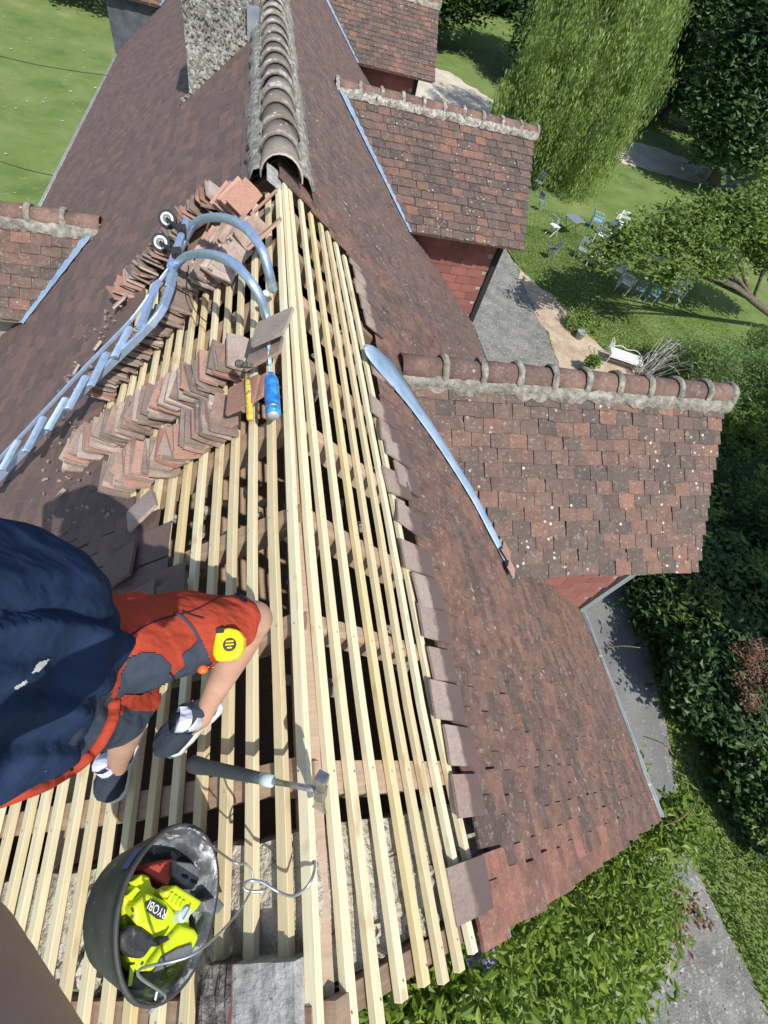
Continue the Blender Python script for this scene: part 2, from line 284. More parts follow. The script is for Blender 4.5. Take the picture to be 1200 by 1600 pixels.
M['block'] = gen('block', [(.2, (0.240, 0.239, 0.226)), (.5, (0.352, 0.354, 0.343)), (.8, (0.496, 0.493, 0.482))], 18, .85, .8, 60, spots=[(11, .66, (.62, .63, .66), .08), (30, .64, (.16, .15, .14), .08)], dist=.008)
M['block_dark'] = gen('block_dark', [(.2, (.06, .055, .05)), (.5, (.13, .12, .11)), (.8, (.30, .28, .26))], 40, .95, 1, 60, dist=.02)

# ---------------------------------------------------------------- ground
tag(mesh('lawn_ground', [(-400, -60, GZ), (500, -60, GZ), (500, 900, GZ), (-400, 900, GZ)], [(0, 1, 2, 3)], M['grass']), kind='structure')
PATCH = []
def patch(name, pxs, mat, dz, jit=.12):
    P = [ground(*p) if len(p) == 2 else np.array(p) for p in pxs]
    PATCH.append([tuple(p[:2]) for p in P]); out = []
    for i in range(len(P)):
        a, b = P[i], P[(i + 1) % len(P)]; L = np.linalg.norm(b - a); k = max(1, min(40, int(L / .35)))
        nrm = np.array([-(b - a)[1], (b - a)[0], 0]) / (L + 1e-9)
        for j in range(k): out.append(a + (b - a) * j / k + nrm * random.gauss(0, jit) * (1 if j else .2) + np.array([0, 0, dz]))
    o = mesh(name, [(p[0], p[1], GZ + dz) for p in out], [tuple(range(len(out)))], mat); return tag(o, kind='structure')
patch('driveway', [(3.5, -8, GZ), (7.4, -8.0, GZ), (1200, 1585), (1160, 1500), (1105, 1395), (1062, 1270), (1040, 1130), (1012, 1010), (975, 905), (890, 610), (868, 560), (842, 490), (815, 432), (789, 385), (3.5, 20.5, GZ)], M['gravel_grey'], .008, .05)
patch('path', [(789, 385), (810, 418), (838, 445), (870, 470), (905, 500), (940, 545), (1000, 575), (1070, 600), (1250, 680), (1250, 740), (1000, 660), (900, 640), (878, 590), (860, 530), (835, 480)], M['gravel_tan'], .013, .08)
patch('courtyard', [(560, 120), (640, 92), (700, 112), (760, 150), (800, 172), (1030, 232), (1180, 292), (1240, 318), (1235, 330), (1160, 306), (1020, 268), (790, 208), (640, 172), (560, 190)], M['sand'], .012, .15)
patch('pavement', [(900, 930), (955, 905), (985, 960), (1010, 1050), (1035, 1150), (1060, 1270), (1040, 1320), (960, 1300)], M['asphalt'], .018, .04)

# ---------------------------------------------------------------- roof tiles
TW, TG = 0.19, 0.11
def tile_variants(L=.20, W=TW, T=.013, chipped=False):
    out = []
    for k in range(6):
        r = random.Random(k); w = W * .5 - .003
        cr = [(-w, 0), (-w + r.uniform(0, .006), L), (w - r.uniform(0, .006), L), (w, 0)]
        j = lambda a: a + r.uniform(-.003, .003)
        chip = r.uniform(.004, .018) if k % 2 else .002
        # x across, y up-slope (0 = tail), z thickness; tail edge has five points
        big = r.uniform(.02, .06) if (chipped and k in (1, 4, 5)) else 0
        tail = [(-w, chip if k == 3 else j(0)), (-w * .4, j(0)), (w * .35, j(0) - .001 + big * .2), (w - chip * .5 - big * .6, j(0) + big * .3), (w, chip + big)]
        top = [(w, L - (big * .7 if k == 5 else 0)), (w * .3, L + (j(0) if chipped else 0)), (-w, L - (r.uniform(0, .03) if chipped else 0))]; pts = tail + top; nn = len(pts); cam_ = r.uniform(-.002, .004)
        v = [(x, y, T * .5 + (cam_ if abs(x) < w * .7 else 0)) for x, y in pts] + [(x, y, -T * .5) for x, y in pts]
        f = [tuple(range(nn))] + [(i, nn + i, nn + (i + 1) % nn, (i + 1) % nn) for i in range(nn)]
        out.append((np.array(v), f))
    return out
def var_meshes(name, variants, mat):
    res = []
    for v, f in variants:
        me = bpy.data.meshes.new(name); me.from_pydata([tuple(map(float, p)) for p in v], [], f); me.materials.append(mat); me.update(); res.append(me)
    return res
VAR = tile_variants(); VAR_L = tile_variants(.245, .178)
BOXV = np.array([(-.5, 0, .5), (.5, 0, .5), (.5, 1, .5), (-.5, 1, .5), (-.5, 0, -.5), (.5, 0, -.5), (.5, 1, -.5), (-.5, 1, -.5)])
BOXF = np.array([(0, 1, 2, 3), (0, 4, 5, 1), (1, 5, 6, 2), (3, 7, 4, 0)])
def tile_xf(O, A, D, N, s, a, rot=0., tilt=.10, lift=.012, sx=1., sl=1.):
    # O origin; A along the row; D down the slope; N normal; tail at distance s
    up = -D * math.cos(tilt) - N * math.sin(tilt); nn = N * math.cos(tilt) - D * math.sin(tilt)
    a2 = A * math.cos(rot) + up * math.sin(rot); u2 = up * math.cos(rot) - A * math.sin(rot)
    return (O + A * a + D * s + N * lift, a2 * sx, u2 * sl, nn)
def tiles_object(xfs, mat, parent, name='tile_field', W=TW, L=.2, T=.013):
    if not xfs: return
    n = len(xfs); O = np.array([x[0] for x in xfs]); A = np.array([x[1] for x in xfs]); U = np.array([x[2] for x in xfs]); N = np.array([x[3] for x in xfs])
    V = O[:, None] + BOXV[None, :, 0:1] * (W - .006) * A[:, None] + BOXV[None, :, 1:2] * L * U[:, None] + BOXV[None, :, 2:3] * T * N[:, None]
    V[:, 0] += (U * rng.uniform(-.004, .006, n)[:, None]); V[:, 1] += (U * rng.uniform(-.004, .006, n)[:, None])
    F = BOXF[None] + (np.arange(n) * 8)[:, None, None]
    o = npmesh(name, V.reshape(-1, 3), F.reshape(-1, 4), mat, parent, np.repeat(rng.random(n), 4)); return tag(o, kind='stuff')
def tiles_single(xfs, meshes, parent, name='tile', Tcol=None):
    for O, A, U, N in xfs:
        o = put(name, random.choice(meshes)); o.matrix_world = fr(A, U, N, O)
        if parent: o.parent = parent
def seen(p):
    z = p @ CF
    if z < .05: return False
    x, y = 600 + FPX * (p @ CR) / z, 800 + FPX * (p @ CD) / z
    return -30 < x < 1230 and -30 < y < 1630

house = empty('house', (0, 0, 0), 'long steep roofed house with brown clay tiles, dormers and a stripped patch of new battens', 'house')
# open (stripped) areas as functions of s (down slope) and y
def right_edge(y):
    return .955 + .05 * math.sin(y * 2.3) + (.03 if int(y / .19) % 3 == 0 else 0)
LB = [(-.6, 3.2), (.2, 3.0), (.45, 1.75), (.62, 1.05), (.9, .74), (1.2, .84), (1.5, 1.05), (1.75, 1.35), (2.1, 1.55), (2.6, 1.75), (3.3, 1.75), (3.9, 1.5), (4.25, 1.0), (4.35, .55), (4.1, .3), (4.05, .0)]
def left_edge(y):
    if y > 4.3: return 0
    for (a, sa), (b, sb) in zip(LB, LB[1:]):
        if a <= y <= b and b > a: return sa + (sb - sa) * (y - a) / (b - a)
    return 0
def is_open(sd, s, y):
    if sd > 0: return y < 4.0 and s < right_edge(y)
    return s < left_edge(y)
# dormers: side, ridge start, ridge y/z, eave y/z, gable x (ridge end, eave end)
DORM = [dict(k=3, sd=1, yr=3.04, zr=-2.46, ye=1.59, ze=-3.487, xr=4.55, xe=4.26, xw=4.0, yw=1.86, gw=.18, gg=.128),
        dict(k=2, sd=1, yr=9.65, zr=-2.49, ye=7.50, ze=-3.467, xr=4.70, xe=4.27, xw=4.03, yw=7.9, gw=.2, gg=.155),
        dict(k=1, sd=1, yr=18.3, zr=-2.50, ye=16.1, ze=-3.60, xr=4.75, xe=4.52, xw=4.1, yw=16.5, gw=.2, gg=.15),
        dict(k=4, sd=-1, yr=6.19, zr=-3.35, ye=5.22, ze=-4.03, xr=-4.9, xe=-4.9, xw=-4.6, yw=5.45, gw=.2, gg=.125),
        dict(k=5, sd=-1, yr=20.4, zr=-3.30, ye=18.5, ze=-4.0, xr=-4.1, xe=-4.1, xw=-3.9, yw=18.7, gw=.2, gg=.14)]
def in_dormer(sd, s, y):
    q = rp(sd, s, y)
    for d in DORM:
        if d['sd'] != sd: continue
        hw = abs(d['yr'] - d['ye']); t = abs(y - d['yr'])
        if t < abs(d['yr'] - d['yw']) and q[2] < d['zr'] - (d['zr'] - d['ze']) * t / hw - .02: return True
    return False
for sd, mkey in ((1, 'tile_main'), (-1, 'tile_left')):
    A, D, N = rframe(sd); O = np.array([X0, 0, -H]); xs = []; near = []; fringe = []
    rows = int(SE / TG) + 1
    for r in range(rows + 1):
        s = SE + .04 - r * TG
        if s < .12: continue
        off = (r % 2) * TW * .5 + random.uniform(-.02, .02); wob = random.uniform(-.006, .006)
        y = YN + TW * .5 + (off if off > 0 else 0) - .005; first = True
        while y < YF:
            yy = y + random.gauss(0, .003)
            if not is_open(sd, s - .02, yy) and not in_dormer(sd, s - .06, yy):
                damaged = sd > 0 and yy < 6 and random.random() < .05
                x = tile_xf(O, A, D, N, s + wob + random.gauss(0, .0045), yy, random.gauss(0, .012 if not damaged else .05), .105 + random.gauss(0, .020) + (.04 if damaged else 0), .014 + random.uniform(-.001, .005) + (.008 if damaged else 0))
                if is_open(sd, s - TG - .02, yy) and (sd > 0):
                    if random.random() < .86:
                        x = tile_xf(O, A, D, N, s + random.uniform(-.03, .03), yy + random.gauss(0, .012), random.gauss(0, .07), .09 + random.gauss(0, .03), .018 + random.uniform(0, .014), random.uniform(.9, 1.06), random.uniform(.8, 1.05)); fringe.append(x)
                elif sd > 0 and yy < 1.6 and s < 3.6: near.append(x)
                elif sd < 0 and yy < 3.5 and s < left_edge(yy) + .9 and yy > 1.3: near.append(x)
                else: xs.append(x)
            y += TW
    near.sort(key=lambda q: np.linalg.norm(q[0]) + (0 if seen(q[0]) else 50))
    nk = (230 if sd > 0 else 40)
    keep, rest = near[:nk], near[nk:]
    if sd > 0:
        red = [q for q in keep if q[0][1] < -.24 and int(q[0][0] * 977 + q[0][1] * 313) % 4]; keep = [q for q in keep if not (q[0][1] < -.24 and int(q[0][0] * 977 + q[0][1] * 313) % 4)]
        tiles_single(red, var_meshes('tile', VAR, M['tile_red']), house)
    tiles_single(keep, var_meshes('tile', VAR, M['tile_near'] if sd > 0 else M['tile_left']), house)
    if sd > 0:
        tiles_object([q for q in xs + rest if q[0][1] < 4.6 and q[0][0] < 99], M['tile_near'], house)
        tiles_object([q for q in xs + rest if q[0][1] >= 4.6], M['tile_main'], house)
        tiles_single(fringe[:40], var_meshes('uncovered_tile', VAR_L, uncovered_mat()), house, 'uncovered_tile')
        tiles_object(fringe[40:], M['tile_pale'], house)
    else: tiles_object(xs + rest, M[mkey], house)
    # boarding under the tiles
    mb = MB(); ds, dy = .11, .19; o_ = -.02
    ys = np.arange(YN + .02, YF, dy)
    for i in range(int(SE / ds)):
        s0, s1 = i * ds, (i + 1) * ds; run = None
        for y in list(ys) + [None]:
            ok = y is not None and not is_open(sd, s0 - .06, y) and not is_open(sd, s1, y) and not is_open(sd, s0 - .06, y + dy)
            if ok and run is None: run = y
            if not ok and run is not None:
                e = y if y is not None else YF
                mb.add([rp(sd, s0, run, o_), rp(sd, s0, e, o_), rp(sd, s1, e, o_), rp(sd, s1, run, o_)], [(0, 1, 2, 3)]); run = None
    mb.obj('sheathing', M['dark'], house)

# ridge tiles
def halfpipe(mb, p0, p1, up, r0, r1, n=9, th=.014, arc=1.0):
    d = p1 - p0; d = d / np.linalg.norm(d); sd_ = np.cross(d, up); sd_ /= np.linalg.norm(sd_); V = []
    for p, r in ((p0, r0), (p1, r1), (p1, r1 - th), (p0, r0 - th)):
        for k in range(n):
            a = math.pi * (.5 - arc * .5 + arc * k / (n - 1)); V.append(p + sd_ * math.cos(a) * r + up * math.sin(a) * r)
    F = []
    for a in range(4):
        b = (a + 1) % 4
        for k in range(n - 1): F.append((a * n + k, a * n + k + 1, b * n + k + 1, b * n + k))
    F += [(0, n, 2 * n, 3 * n), (n - 1, 4 * n - 1, 3 * n - 1, 2 * n - 1)]
    mb.add(V, F, random.random())
def lump(mb, p, r, axes, t=0., n=8, m=5, jag=.25):
    V = []; F = []; ph = random.random() * 9
    for i in range(m + 1):
        a = math.pi * i / m
        for k in range(n):
            b = 2 * math.pi * k / n; j = 1 + random.uniform(-jag, jag)
            V.append(p + j * (axes[0] * r[0] * math.sin(a) * math.cos(b) + axes[1] * r[1] * math.sin(a) * math.sin(b) + axes[2] * r[2] * math.cos(a)))
    for i in range(m):
        for k in range(n): F.append((i * n + k, i * n + (k + 1) % n, (i + 1) * n + (k + 1) % n, (i + 1) * n + k))
    mb.add(V, F, t)
def collar(mb, p, d, up, r, w=.03, n=12, arc=1.08):
    side = np.cross(d, up); side /= np.linalg.norm(side); V = []; F = []
    m = 5
    for k in range(n):
        a = math.pi * (.5 - arc * .5 + arc * k / (n - 1)); e = side * math.cos(a) + up * math.sin(a)
        for j in range(m):
            b = math.pi * j / (m - 1); rr = r + .001 + math.sin(b) * w * .8 * random.uniform(.6, 1.25)
            V.append(p + e * rr - d * math.cos(b) * w * random.uniform(.85, 1.2))
    for k in range(n - 1):
        for j in range(m - 1): F.append((k * m + j, k * m + j + 1, (k + 1) * m + j + 1, (k + 1) * m + j))
    mb.add(V, F, 0.)
UP = np.array([0, 0, 1.]); YV = np.array([0, 1., 0]); XV = np.array([1., 0, 0])
y = 4.06; k = 0
while y < YF - .2:
    mb = MB(); p0 = np.array([X0 + random.gauss(0, .006), y - .03, -H - .03]); p1 = np.array([X0 + random.gauss(0, .006), y + .35, -H - .045])
    halfpipe(mb, p0, p1, UP, .152, .140, 11, .016); mb.obj('ridge_tile', M['ridge_far'] if k else M['ridge_far'], house, True)
    if k:
        mb = MB(); collar(mb, np.array([X0 + random.gauss(0, .004), y + .01, -H - .035]), YV, UP, .142 + random.uniform(-.003, .004), random.uniform(.022, .034)); mb.obj('ridge_mortar', M['mortar_lichen'], house, True)
    y += .33; k += 1
mb = MB(); collar(mb, np.array([X0, 4.02, -H - .035]), YV, UP, .146, .014); mb.obj('ridge_mortar', M['tile_pale'], house, True)
mb = MB()
for sd in (-1, 1):                       # mortar bedding along both sides of the ridge
    n = 190; V = []
    for i in range(n):
        yy = 4.12 + (YF - 4.2) * i / (n - 1)
        for s, o in ((.10, .06), (.19, .085), (.27 + random.uniform(-.02, .03), .06), (.33 + random.uniform(-.03, .04), .02)): V.append(rp(sd, s, yy, o + random.uniform(-.008, .012)))
    F = [(i * 4 + j, i * 4 + j + 1, (i + 1) * 4 + j + 1, (i + 1) * 4 + j) for i in range(n - 1) for j in range(3)]
    mb.add(V, F)
mb.obj('ridge_bedding', M['mortar_lichen'], house, True)

# ---------------------------------------------------------------- dormers
TRED = random.Random(3)
def lp3(a, b, t): return a + (b - a) * t
def dormer(d):
    sd = d['sd']; far = 2 * d['yr'] - d['ye']; farw = 2 * d['yr'] - d['yw']
    root = mesh('dormer', [(0, 0, 0)], [], M['dark'], house)   # replaced below
    # body: cheek walls, gable front
    mb = MB(); zb = -5.7; xin = X0 + sd * 1.0
    zt = lambda y: d['zr'] - (d['zr'] - d['ze']) * abs(y - d['yr']) / abs(d['yr'] - d['ye']) - .05
    xw = d['xw']
    P = [(xw, d['yw'], zb), (xw, farw, zb), (xw, farw, zt(farw)), (xw, d['yr'], zt(d['yr'])), (xw, d['yw'], zt(d['yw'])), (xin, d['yw'], zb), (xin, farw, zb), (xin, farw, zt(farw)), (xin, d['yr'], zt(d['yr'])), (xin, d['yw'], zt(d['yw']))]
    mb.add(P, [(0, 1, 2, 3, 4), (0, 4, 9, 5), (1, 6, 7, 2), (3, 8, 9, 4), (2, 7, 8, 3)])
    me = mb.obj('dormer', M['stone_wall'] if d['k'] != 5 else M['slate_wall'], house); bpy.data.objects.remove(root); root = me
    O = np.array([0, d['yr'], d['zr']]); L = math.hypot(d['yr'] - d['ye'], d['zr'] - d['ze'])
    for fs in (-1, 1):
        D = np.array([0, fs * abs(d['yr'] - d['ye']), -(d['zr'] - d['ze'])]) / L; A = XV.copy(); N = np.array([0, fs * -D[2] , abs(D[1])]); N = np.array([0, fs * (d['zr'] - d['ze']) / L, abs(D[1])])
        W, G = d['gw'], d['gg']; rows = int(L / G); xf = []
        for r in range(rows + 1):
            s = L - r * G
            if s < .08: continue
            t = s / L; xend = d['xr'] + (d['xe'] - d['xr']) * t + random.uniform(-.012, .012)
            x = xend - sd * W * .5 - sd * (r % 2) * W * .5 * 0; k = 0
            x -= 0 if r % 2 else sd * W * .5
            if r % 2 == 0: xf.append((tile_xf(O, A, D, N, s, xend - sd * W * .25, 0, .10, .03, .5), s))
            while True:
                z = O[2] + D[2] * (s - .12); xr_ = X0 + sd * ((-H - z) / S_) * C_     # main roof x at this height
                if sd * (x - xr_) < -.02: break
                rot = TRED.gauss(0, .012); xf.append((tile_xf(O, A, D, N, s + TRED.gauss(0, .006), x + TRED.gauss(0, .003), rot, .10 + TRED.gauss(0, .012), .03 + TRED.uniform(0, .003)), s)); x -= sd * W
        single = fs < 0 and d['k'] in (3, 2, 4)
        Ls = G + .08
        if single:
            var = var_meshes('tile', tile_variants(Ls, W, .014), M['tile_dormer']); vis = [q for q, _ in xf if seen(q[0])]; hid = [q for q, _ in xf if not seen(q[0])]
            tiles_single(vis[:290], var, root); tiles_object(vis[290:] + hid, M['tile_dormer'], root, W=W, L=Ls)
        else: tiles_object([q for q, _ in xf], M['tile_dormer'], root, W=W, L=Ls)
        # boarding
        lo = X0 + sd * ((-H - d['zr']) / S_) * C_; hi = X0 + sd * ((-H - d['ze']) / S_) * C_
        a = [np.array([lo, d['yr'], d['zr']]), np.array([d['xr'] - sd * .05, d['yr'], d['zr']]), np.array([d['xe'] - sd * .05, d['yr'] + fs * abs(d['yr'] - d['ye']) * .98, d['ze'] + .02]), np.array([hi, d['yr'] + fs * abs(d['yr'] - d['ye']) * .98, d['ze'] + .02])]
        MB().add(a + [p - UP * .05 for p in a], [(0, 1, 2, 3), (4, 5, 6, 7), (1, 5, 6, 2), (2, 6, 7, 3)]).obj('sheathing', M['old_wood'], root)
    # ridge
    xs = X0 + sd * ((-H - d['zr']) / S_) * C_; n = max(3, int(round(abs(d['xr'] - xs) / .36))); st = (d['xr'] - xs) / n
    zr = d['zr']
    for i in range(n):
        a = np.array([xs + st * (i + (.0 if i else -.02)), d['yr'], zr + .0 + random.uniform(-.005, .005)]); b = np.array([xs + st * (i + 1) + sd * .02, d['yr'], zr + random.uniform(-.005, .005)])
        mb = MB(); halfpipe(mb, b, a, UP, .115, .125, 10, .014); mb.obj('ridge_tile', M['ridge'], root, True)
        if i or d['k'] == 2:
            mb = MB(); collar(mb, a + XV * sd * .02, XV * sd, UP, .125, .030); mb.obj('ridge_mortar', M['mortar'] if d['k'] != 2 else M['mortar_lichen'], root, True)
    mb = MB(); collar(mb, np.array([d['xr'], d['yr'], zr]), XV * sd, UP, .12, .028); mb.obj('ridge_mortar', M['mortar'], root, True)
    mb = MB()
    for fs in (-1, 1):
        D = np.array([0, fs * abs(d['yr'] - d['ye']), -(d['zr'] - d['ze'])]) / L; N = np.array([0, fs * (d['zr'] - d['ze']) / L, abs(D[1])]); nseg = 60; V = []
        for i in range(nseg + 1):
            x = xs + (d['xr'] - xs) * i / nseg
            for s, o in ((.06, .085), (.12, .095), (.15 + random.uniform(-.02, .02), .075), (.185 + random.uniform(-.03, .03), .035)): V.append(np.array([x, d['yr'], d['zr']]) + D * s + N * (o + random.uniform(-.008, .01)))
        mb.add(V, [(i * 4 + j, i * 4 + j + 1, (i + 1) * 4 + j + 1, (i + 1) * 4 + j) for i in range(nseg) for j in range(3)])
    mb.obj('ridge_bedding', M['mortar'] if d['k'] != 2 else M['mortar_lichen'], root, True)
    # cheek cladding (near side): courses of flat red tiles
    if d['k'] in (3, 2, 1):
        var = var_meshes('cheek_tile', tile_variants(.20, .30, .010), M['cheek']); O2 = np.array([0, d['yw'] - .012, d['ze'] - .02]); c = []
        for r in range(0, 18):
            z = r * .145; x = d['xw'] - .15 + (.15 if r % 2 else 0)
            while x > X0 + 1.2:
                zz = O2[2] - z; xr_ = X0 + ((-H - zz) / S_) * C_
                if x < d['xw'] - .1 and x > xr_ - .3: c.append(tile_xf(O2, XV, -UP, -YV, z, x, 0, .06, .004))
                x -= .30
        tiles_single(c[:60], var, root, 'cheek_tile')
        MB().box((d['xw'] + .0, d['yw'] - .02, -4.6), (.05, 0, 0), (0, .035, 0), (0, 0, 1.15)).obj('corner_board', M['grey_metal'] if d['k'] == 3 else M['dark'], root)
    # flashing along the valley
    va = rp(sd, (-H - d['zr']) / S_ , d['yr'], .035); vb = rp(sd, (-H - d['ze']) / S_ + .06, d['ye'], .035)
    A_, D_, N_ = rframe(sd); dirv = (vb - va) / np.linalg.norm(vb - va); perp = np.cross(N_, dirv); perp /= np.linalg.norm(perp)
    if perp @ YV > 0: perp = -perp
    V = []; n = 24
    for i in range(n + 1):
        p = va + (vb - va) * i / n; e = .085 + .012 * math.sin(i * 1.9) + random.uniform(-.004, .004)
        e += .09 * max(0, 1 - i / 6) if d['k'] == 3 else 0
        V += [p + perp * e, p + perp * e * .5 + N_ * .022, p - perp * .05 + N_ * .055]
    if d['k'] != 3: mesh('flashing', V, [(i * 3 + j, i * 3 + j + 1, (i + 1) * 3 + j + 1, (i + 1) * 3 + j) for i in range(n) for j in range(2)], M['zinc_blue'], root, True)
    if d['k'] == 3:                      # zinc saddle over the head of the valley
        LQ = smoothpath([onroof(x, y_, 1, .03)[0] for x, y_ in ((568, 541), (573, 556), (594, 583), (619, 611), (649, 648), (690, 706), (737, 781), (766, 836), (792, 886), (799, 906))], 4); RQ = smoothpath([onroof(x, y_, 1, .075)[0] for x, y_ in ((572, 537), (584, 539), (609, 560), (634, 594), (661, 636), (702, 700), (748, 776), (776, 832), (801, 883), (806, 902))], 4); n2 = len(LQ)
        V = [p for a_, b_ in zip(LQ, RQ) for p in (a_, lp3(a_, b_, .35) + N_ * (-.004 + random.uniform(-.002, .002)), lp3(a_, b_, .7) - N_ * .012, b_ - N_ * .012 + N_ * random.uniform(-.002, .004))]
        so_ = mesh('flashing', V, [(i * 4 + j, i * 4 + j + 1, (i + 1) * 4 + j + 1, (i + 1) * 4 + j) for i in range(n2 - 1) for j in range(3)], M['zinc_blue'], root, True); m_ = so_.modifiers.new('t', 'SOLIDIFY'); m_.thickness = .003
        for (x, y_), s_ in (((790, 868), 1), ((798, 893), .8)):
            q = onroof(x, y_, 1, .07)[0]; me = random.choice(var_meshes('tile', tile_variants(.2, .14, .014), M['tile_brick'])); o = put('loose_slip', me, root); o.matrix_world = fr(*[np.array(v) for v in (dirv * s_, -perp * s_ * .8, N_)], q); 
    return root
for d in DORM: dormer(d)

# gutters, walls, gable, chimney
def gutter(x, z, y0, y1, sd):
    mb = MB(); n = 8; V = []
    for yy in (y0, y1):
        for r in (.075, .068):
            for k in range(n): a = math.pi * (1 + k / (n - 1)); V.append((x + r * math.cos(a), yy, z + r * math.sin(a)))
    F = [(k, k + 1, 2 * n + k + 1, 2 * n + k) for k in range(n - 1)] + [(n + k, 3 * n + k, 3 * n + k + 1, n + k + 1) for k in range(n - 1)] + [(0, 2 * n, 3 * n, n), (n - 1, 2 * n - 1, 4 * n - 1, 3 * n - 1)]
    F += [(k, n + k, n + k + 1, k + 1) for k in range(n - 1)]
    mb.add(V, F); g = mb.obj('gutter', M['gutter'], house, True)
    mb = MB(); mb.tube([(x - sd * -.075, y0, z + .002), (x - sd * -.075, y1, z + .002)], .010, 6); mb.obj('bead', M['gutter'], g)
    yy = y0 + .3
    while yy < y1:
        mb = MB(); mb.box((x, yy, z + .006), (.08, 0, 0), (0, .010, 0), (0, 0, .003)); mb.obj('bracket', M['gutter'], g); yy += 1.4
    return g
xg, zg = X0 + (SE + .06) * C_, -H - (SE + .05) * S_ - .03
gutter(xg, zg, YN + .02, 1.9, 1); gutter(xg, zg, 4.3, 7.85, 1); gutter(xg, zg, 11.5, 16.4, 1); gutter(xg, zg, 20.3, YF, 1)
xl, zl = X0 - (SE + .06) * C_, zg
gutter(xl, zl, YN, 5.3, -1); gutter(xl, zl, 7.0, 18.4, -1)
MB().tube([(xg - .02, YN + .1, zg - .06), (xg - .25, YN + .12, zg - .35), (xg - .3, YN + .12, GZ)], .04, 10).obj('downpipe', M['gutter'], house, True)
wr, wl = X0 + (SE - .35) * C_, X0 - (SE - .35) * C_; zt = -H - (SE - .35) * S_ - .12
MB().box(((wr - .2), (YN + YF) / 2 + .2, (GZ + zt) / 2), (.2, 0, 0), (0, (YF - YN) / 2 - .5, 0), (0, 0, (zt - GZ) / 2)).box((wl + .2, (YN + YF) / 2 + .2, (GZ + zt) / 2), (.2, 0, 0), (0, (YF - YN) / 2 - .5, 0), (0, 0, (zt - GZ) / 2)).obj('wall', M['stone_wall'], house)
def gable(y0, y1, nm, top):
    V = []; n = 44; xs = np.linspace(wl, wr, n + 1)
    for yy in (y0, (y0 + y1) / 2, y1):
        for x in xs:
            z = -H - abs(x - X0) / C_ * S_ - top - random.uniform(0, .05) - (0.02 if yy == y0 else 0); V.append((x, yy + random.uniform(-.015, .015), z))
    for yy in (y0, y1):
        for x in xs: V.append((x, yy, GZ))
    m = n + 1; F = []
    for i in range(n): F += [(i, i + 1, m + i + 1, m + i), (m + i, m + i + 1, 2 * m + i + 1, 2 * m + i), (3 * m + i, 3 * m + i + 1, i + 1, i), (2 * m + i, 2 * m + i + 1, 4 * m + i + 1, 4 * m + i)]
    return mesh(nm, V, F, M['rubble'], house)
gable(-.36, -.02, 'gable_wall', .055); gable(YF - .5, YF - .2, 'gable_wall', .1)
mb = MB()                                # stones and mortar lumps bedded on the gable top
for i in range(170):
    sd = random.choice((-1, 1)); s = random.uniform(.28, 1.9); yy = random.uniform(-.36, -.02)
    lump(mb, rp(sd, s, yy, -.088 + random.uniform(-.02, .01)), [random.uniform(.02, .055) for _ in range(3)], (XV, YV, UP), random.random(), 6, 4, .3)
tag(mb.obj('rubble_stones', M['rubble'], house), kind='stuff')
# chimney
ch = MB(); cx0, cx1, cy0, cy1 = -.86, -.10, 8.02, 8.85; V = []; n = 9
for j in range(n + 1):
    z = -3.1 + (-1.38 + 3.1) * j / n
    for k, (a, b) in enumerate(((cx0, cy0), (cx1, cy0), (cx1, cy1), (cx0, cy1))): V.append((a + random.uniform(-.012, .012), b + random.uniform(-.012, .012), z))
ch.add(V, [(j * 4 + k, j * 4 + (k + 1) % 4, (j + 1) * 4 + (k + 1) % 4, (j + 1) * 4 + k) for j in range(n) for k in range(4)] + [(n * 4, n * 4 + 1, n * 4 + 2, n * 4 + 3)])
cho = ch.obj('chimney', M['pebble'], house)
mb = MB()
for i in range(420):                     # pebble dash stones standing proud of the render
    if random.random() < .7: p = np.array([random.uniform(cx0, cx1), cy0 - .004, random.uniform(-2.5, -1.4)]); ax = (XV, UP, YV)
    else: p = np.array([cx0 - .004, random.uniform(cy0, cy1), random.uniform(-2.7, -1.4)]); ax = (YV, UP, XV)
    r = random.uniform(.008, .022); lump(mb, p, (r, r * random.uniform(.7, 1.4), r * .6), ax, random.random(), 5, 3, .2)
tag(mb.obj('pebbledash', M['mortar'], cho), kind='stuff')
MB().box((cx1 + .02, cy0 - .03, -1.68), (.07, .01, 0), (0, .02, 0), (0, 0, .16)).obj('flashing', M['zinc'], cho)
mb = MB(); p0 = rp(-1, 1.4, 7.99, .02)
for i in range(14):
    t = i / 13; lump(mb, rp(-1, .36 + 1.1 * t, 8.0, .01) , (.07, .05, .035), (XV, YV, UP), 0, 7, 4, .3)
mb.obj('mortar_fillet', M['mortar_lichen'], cho)

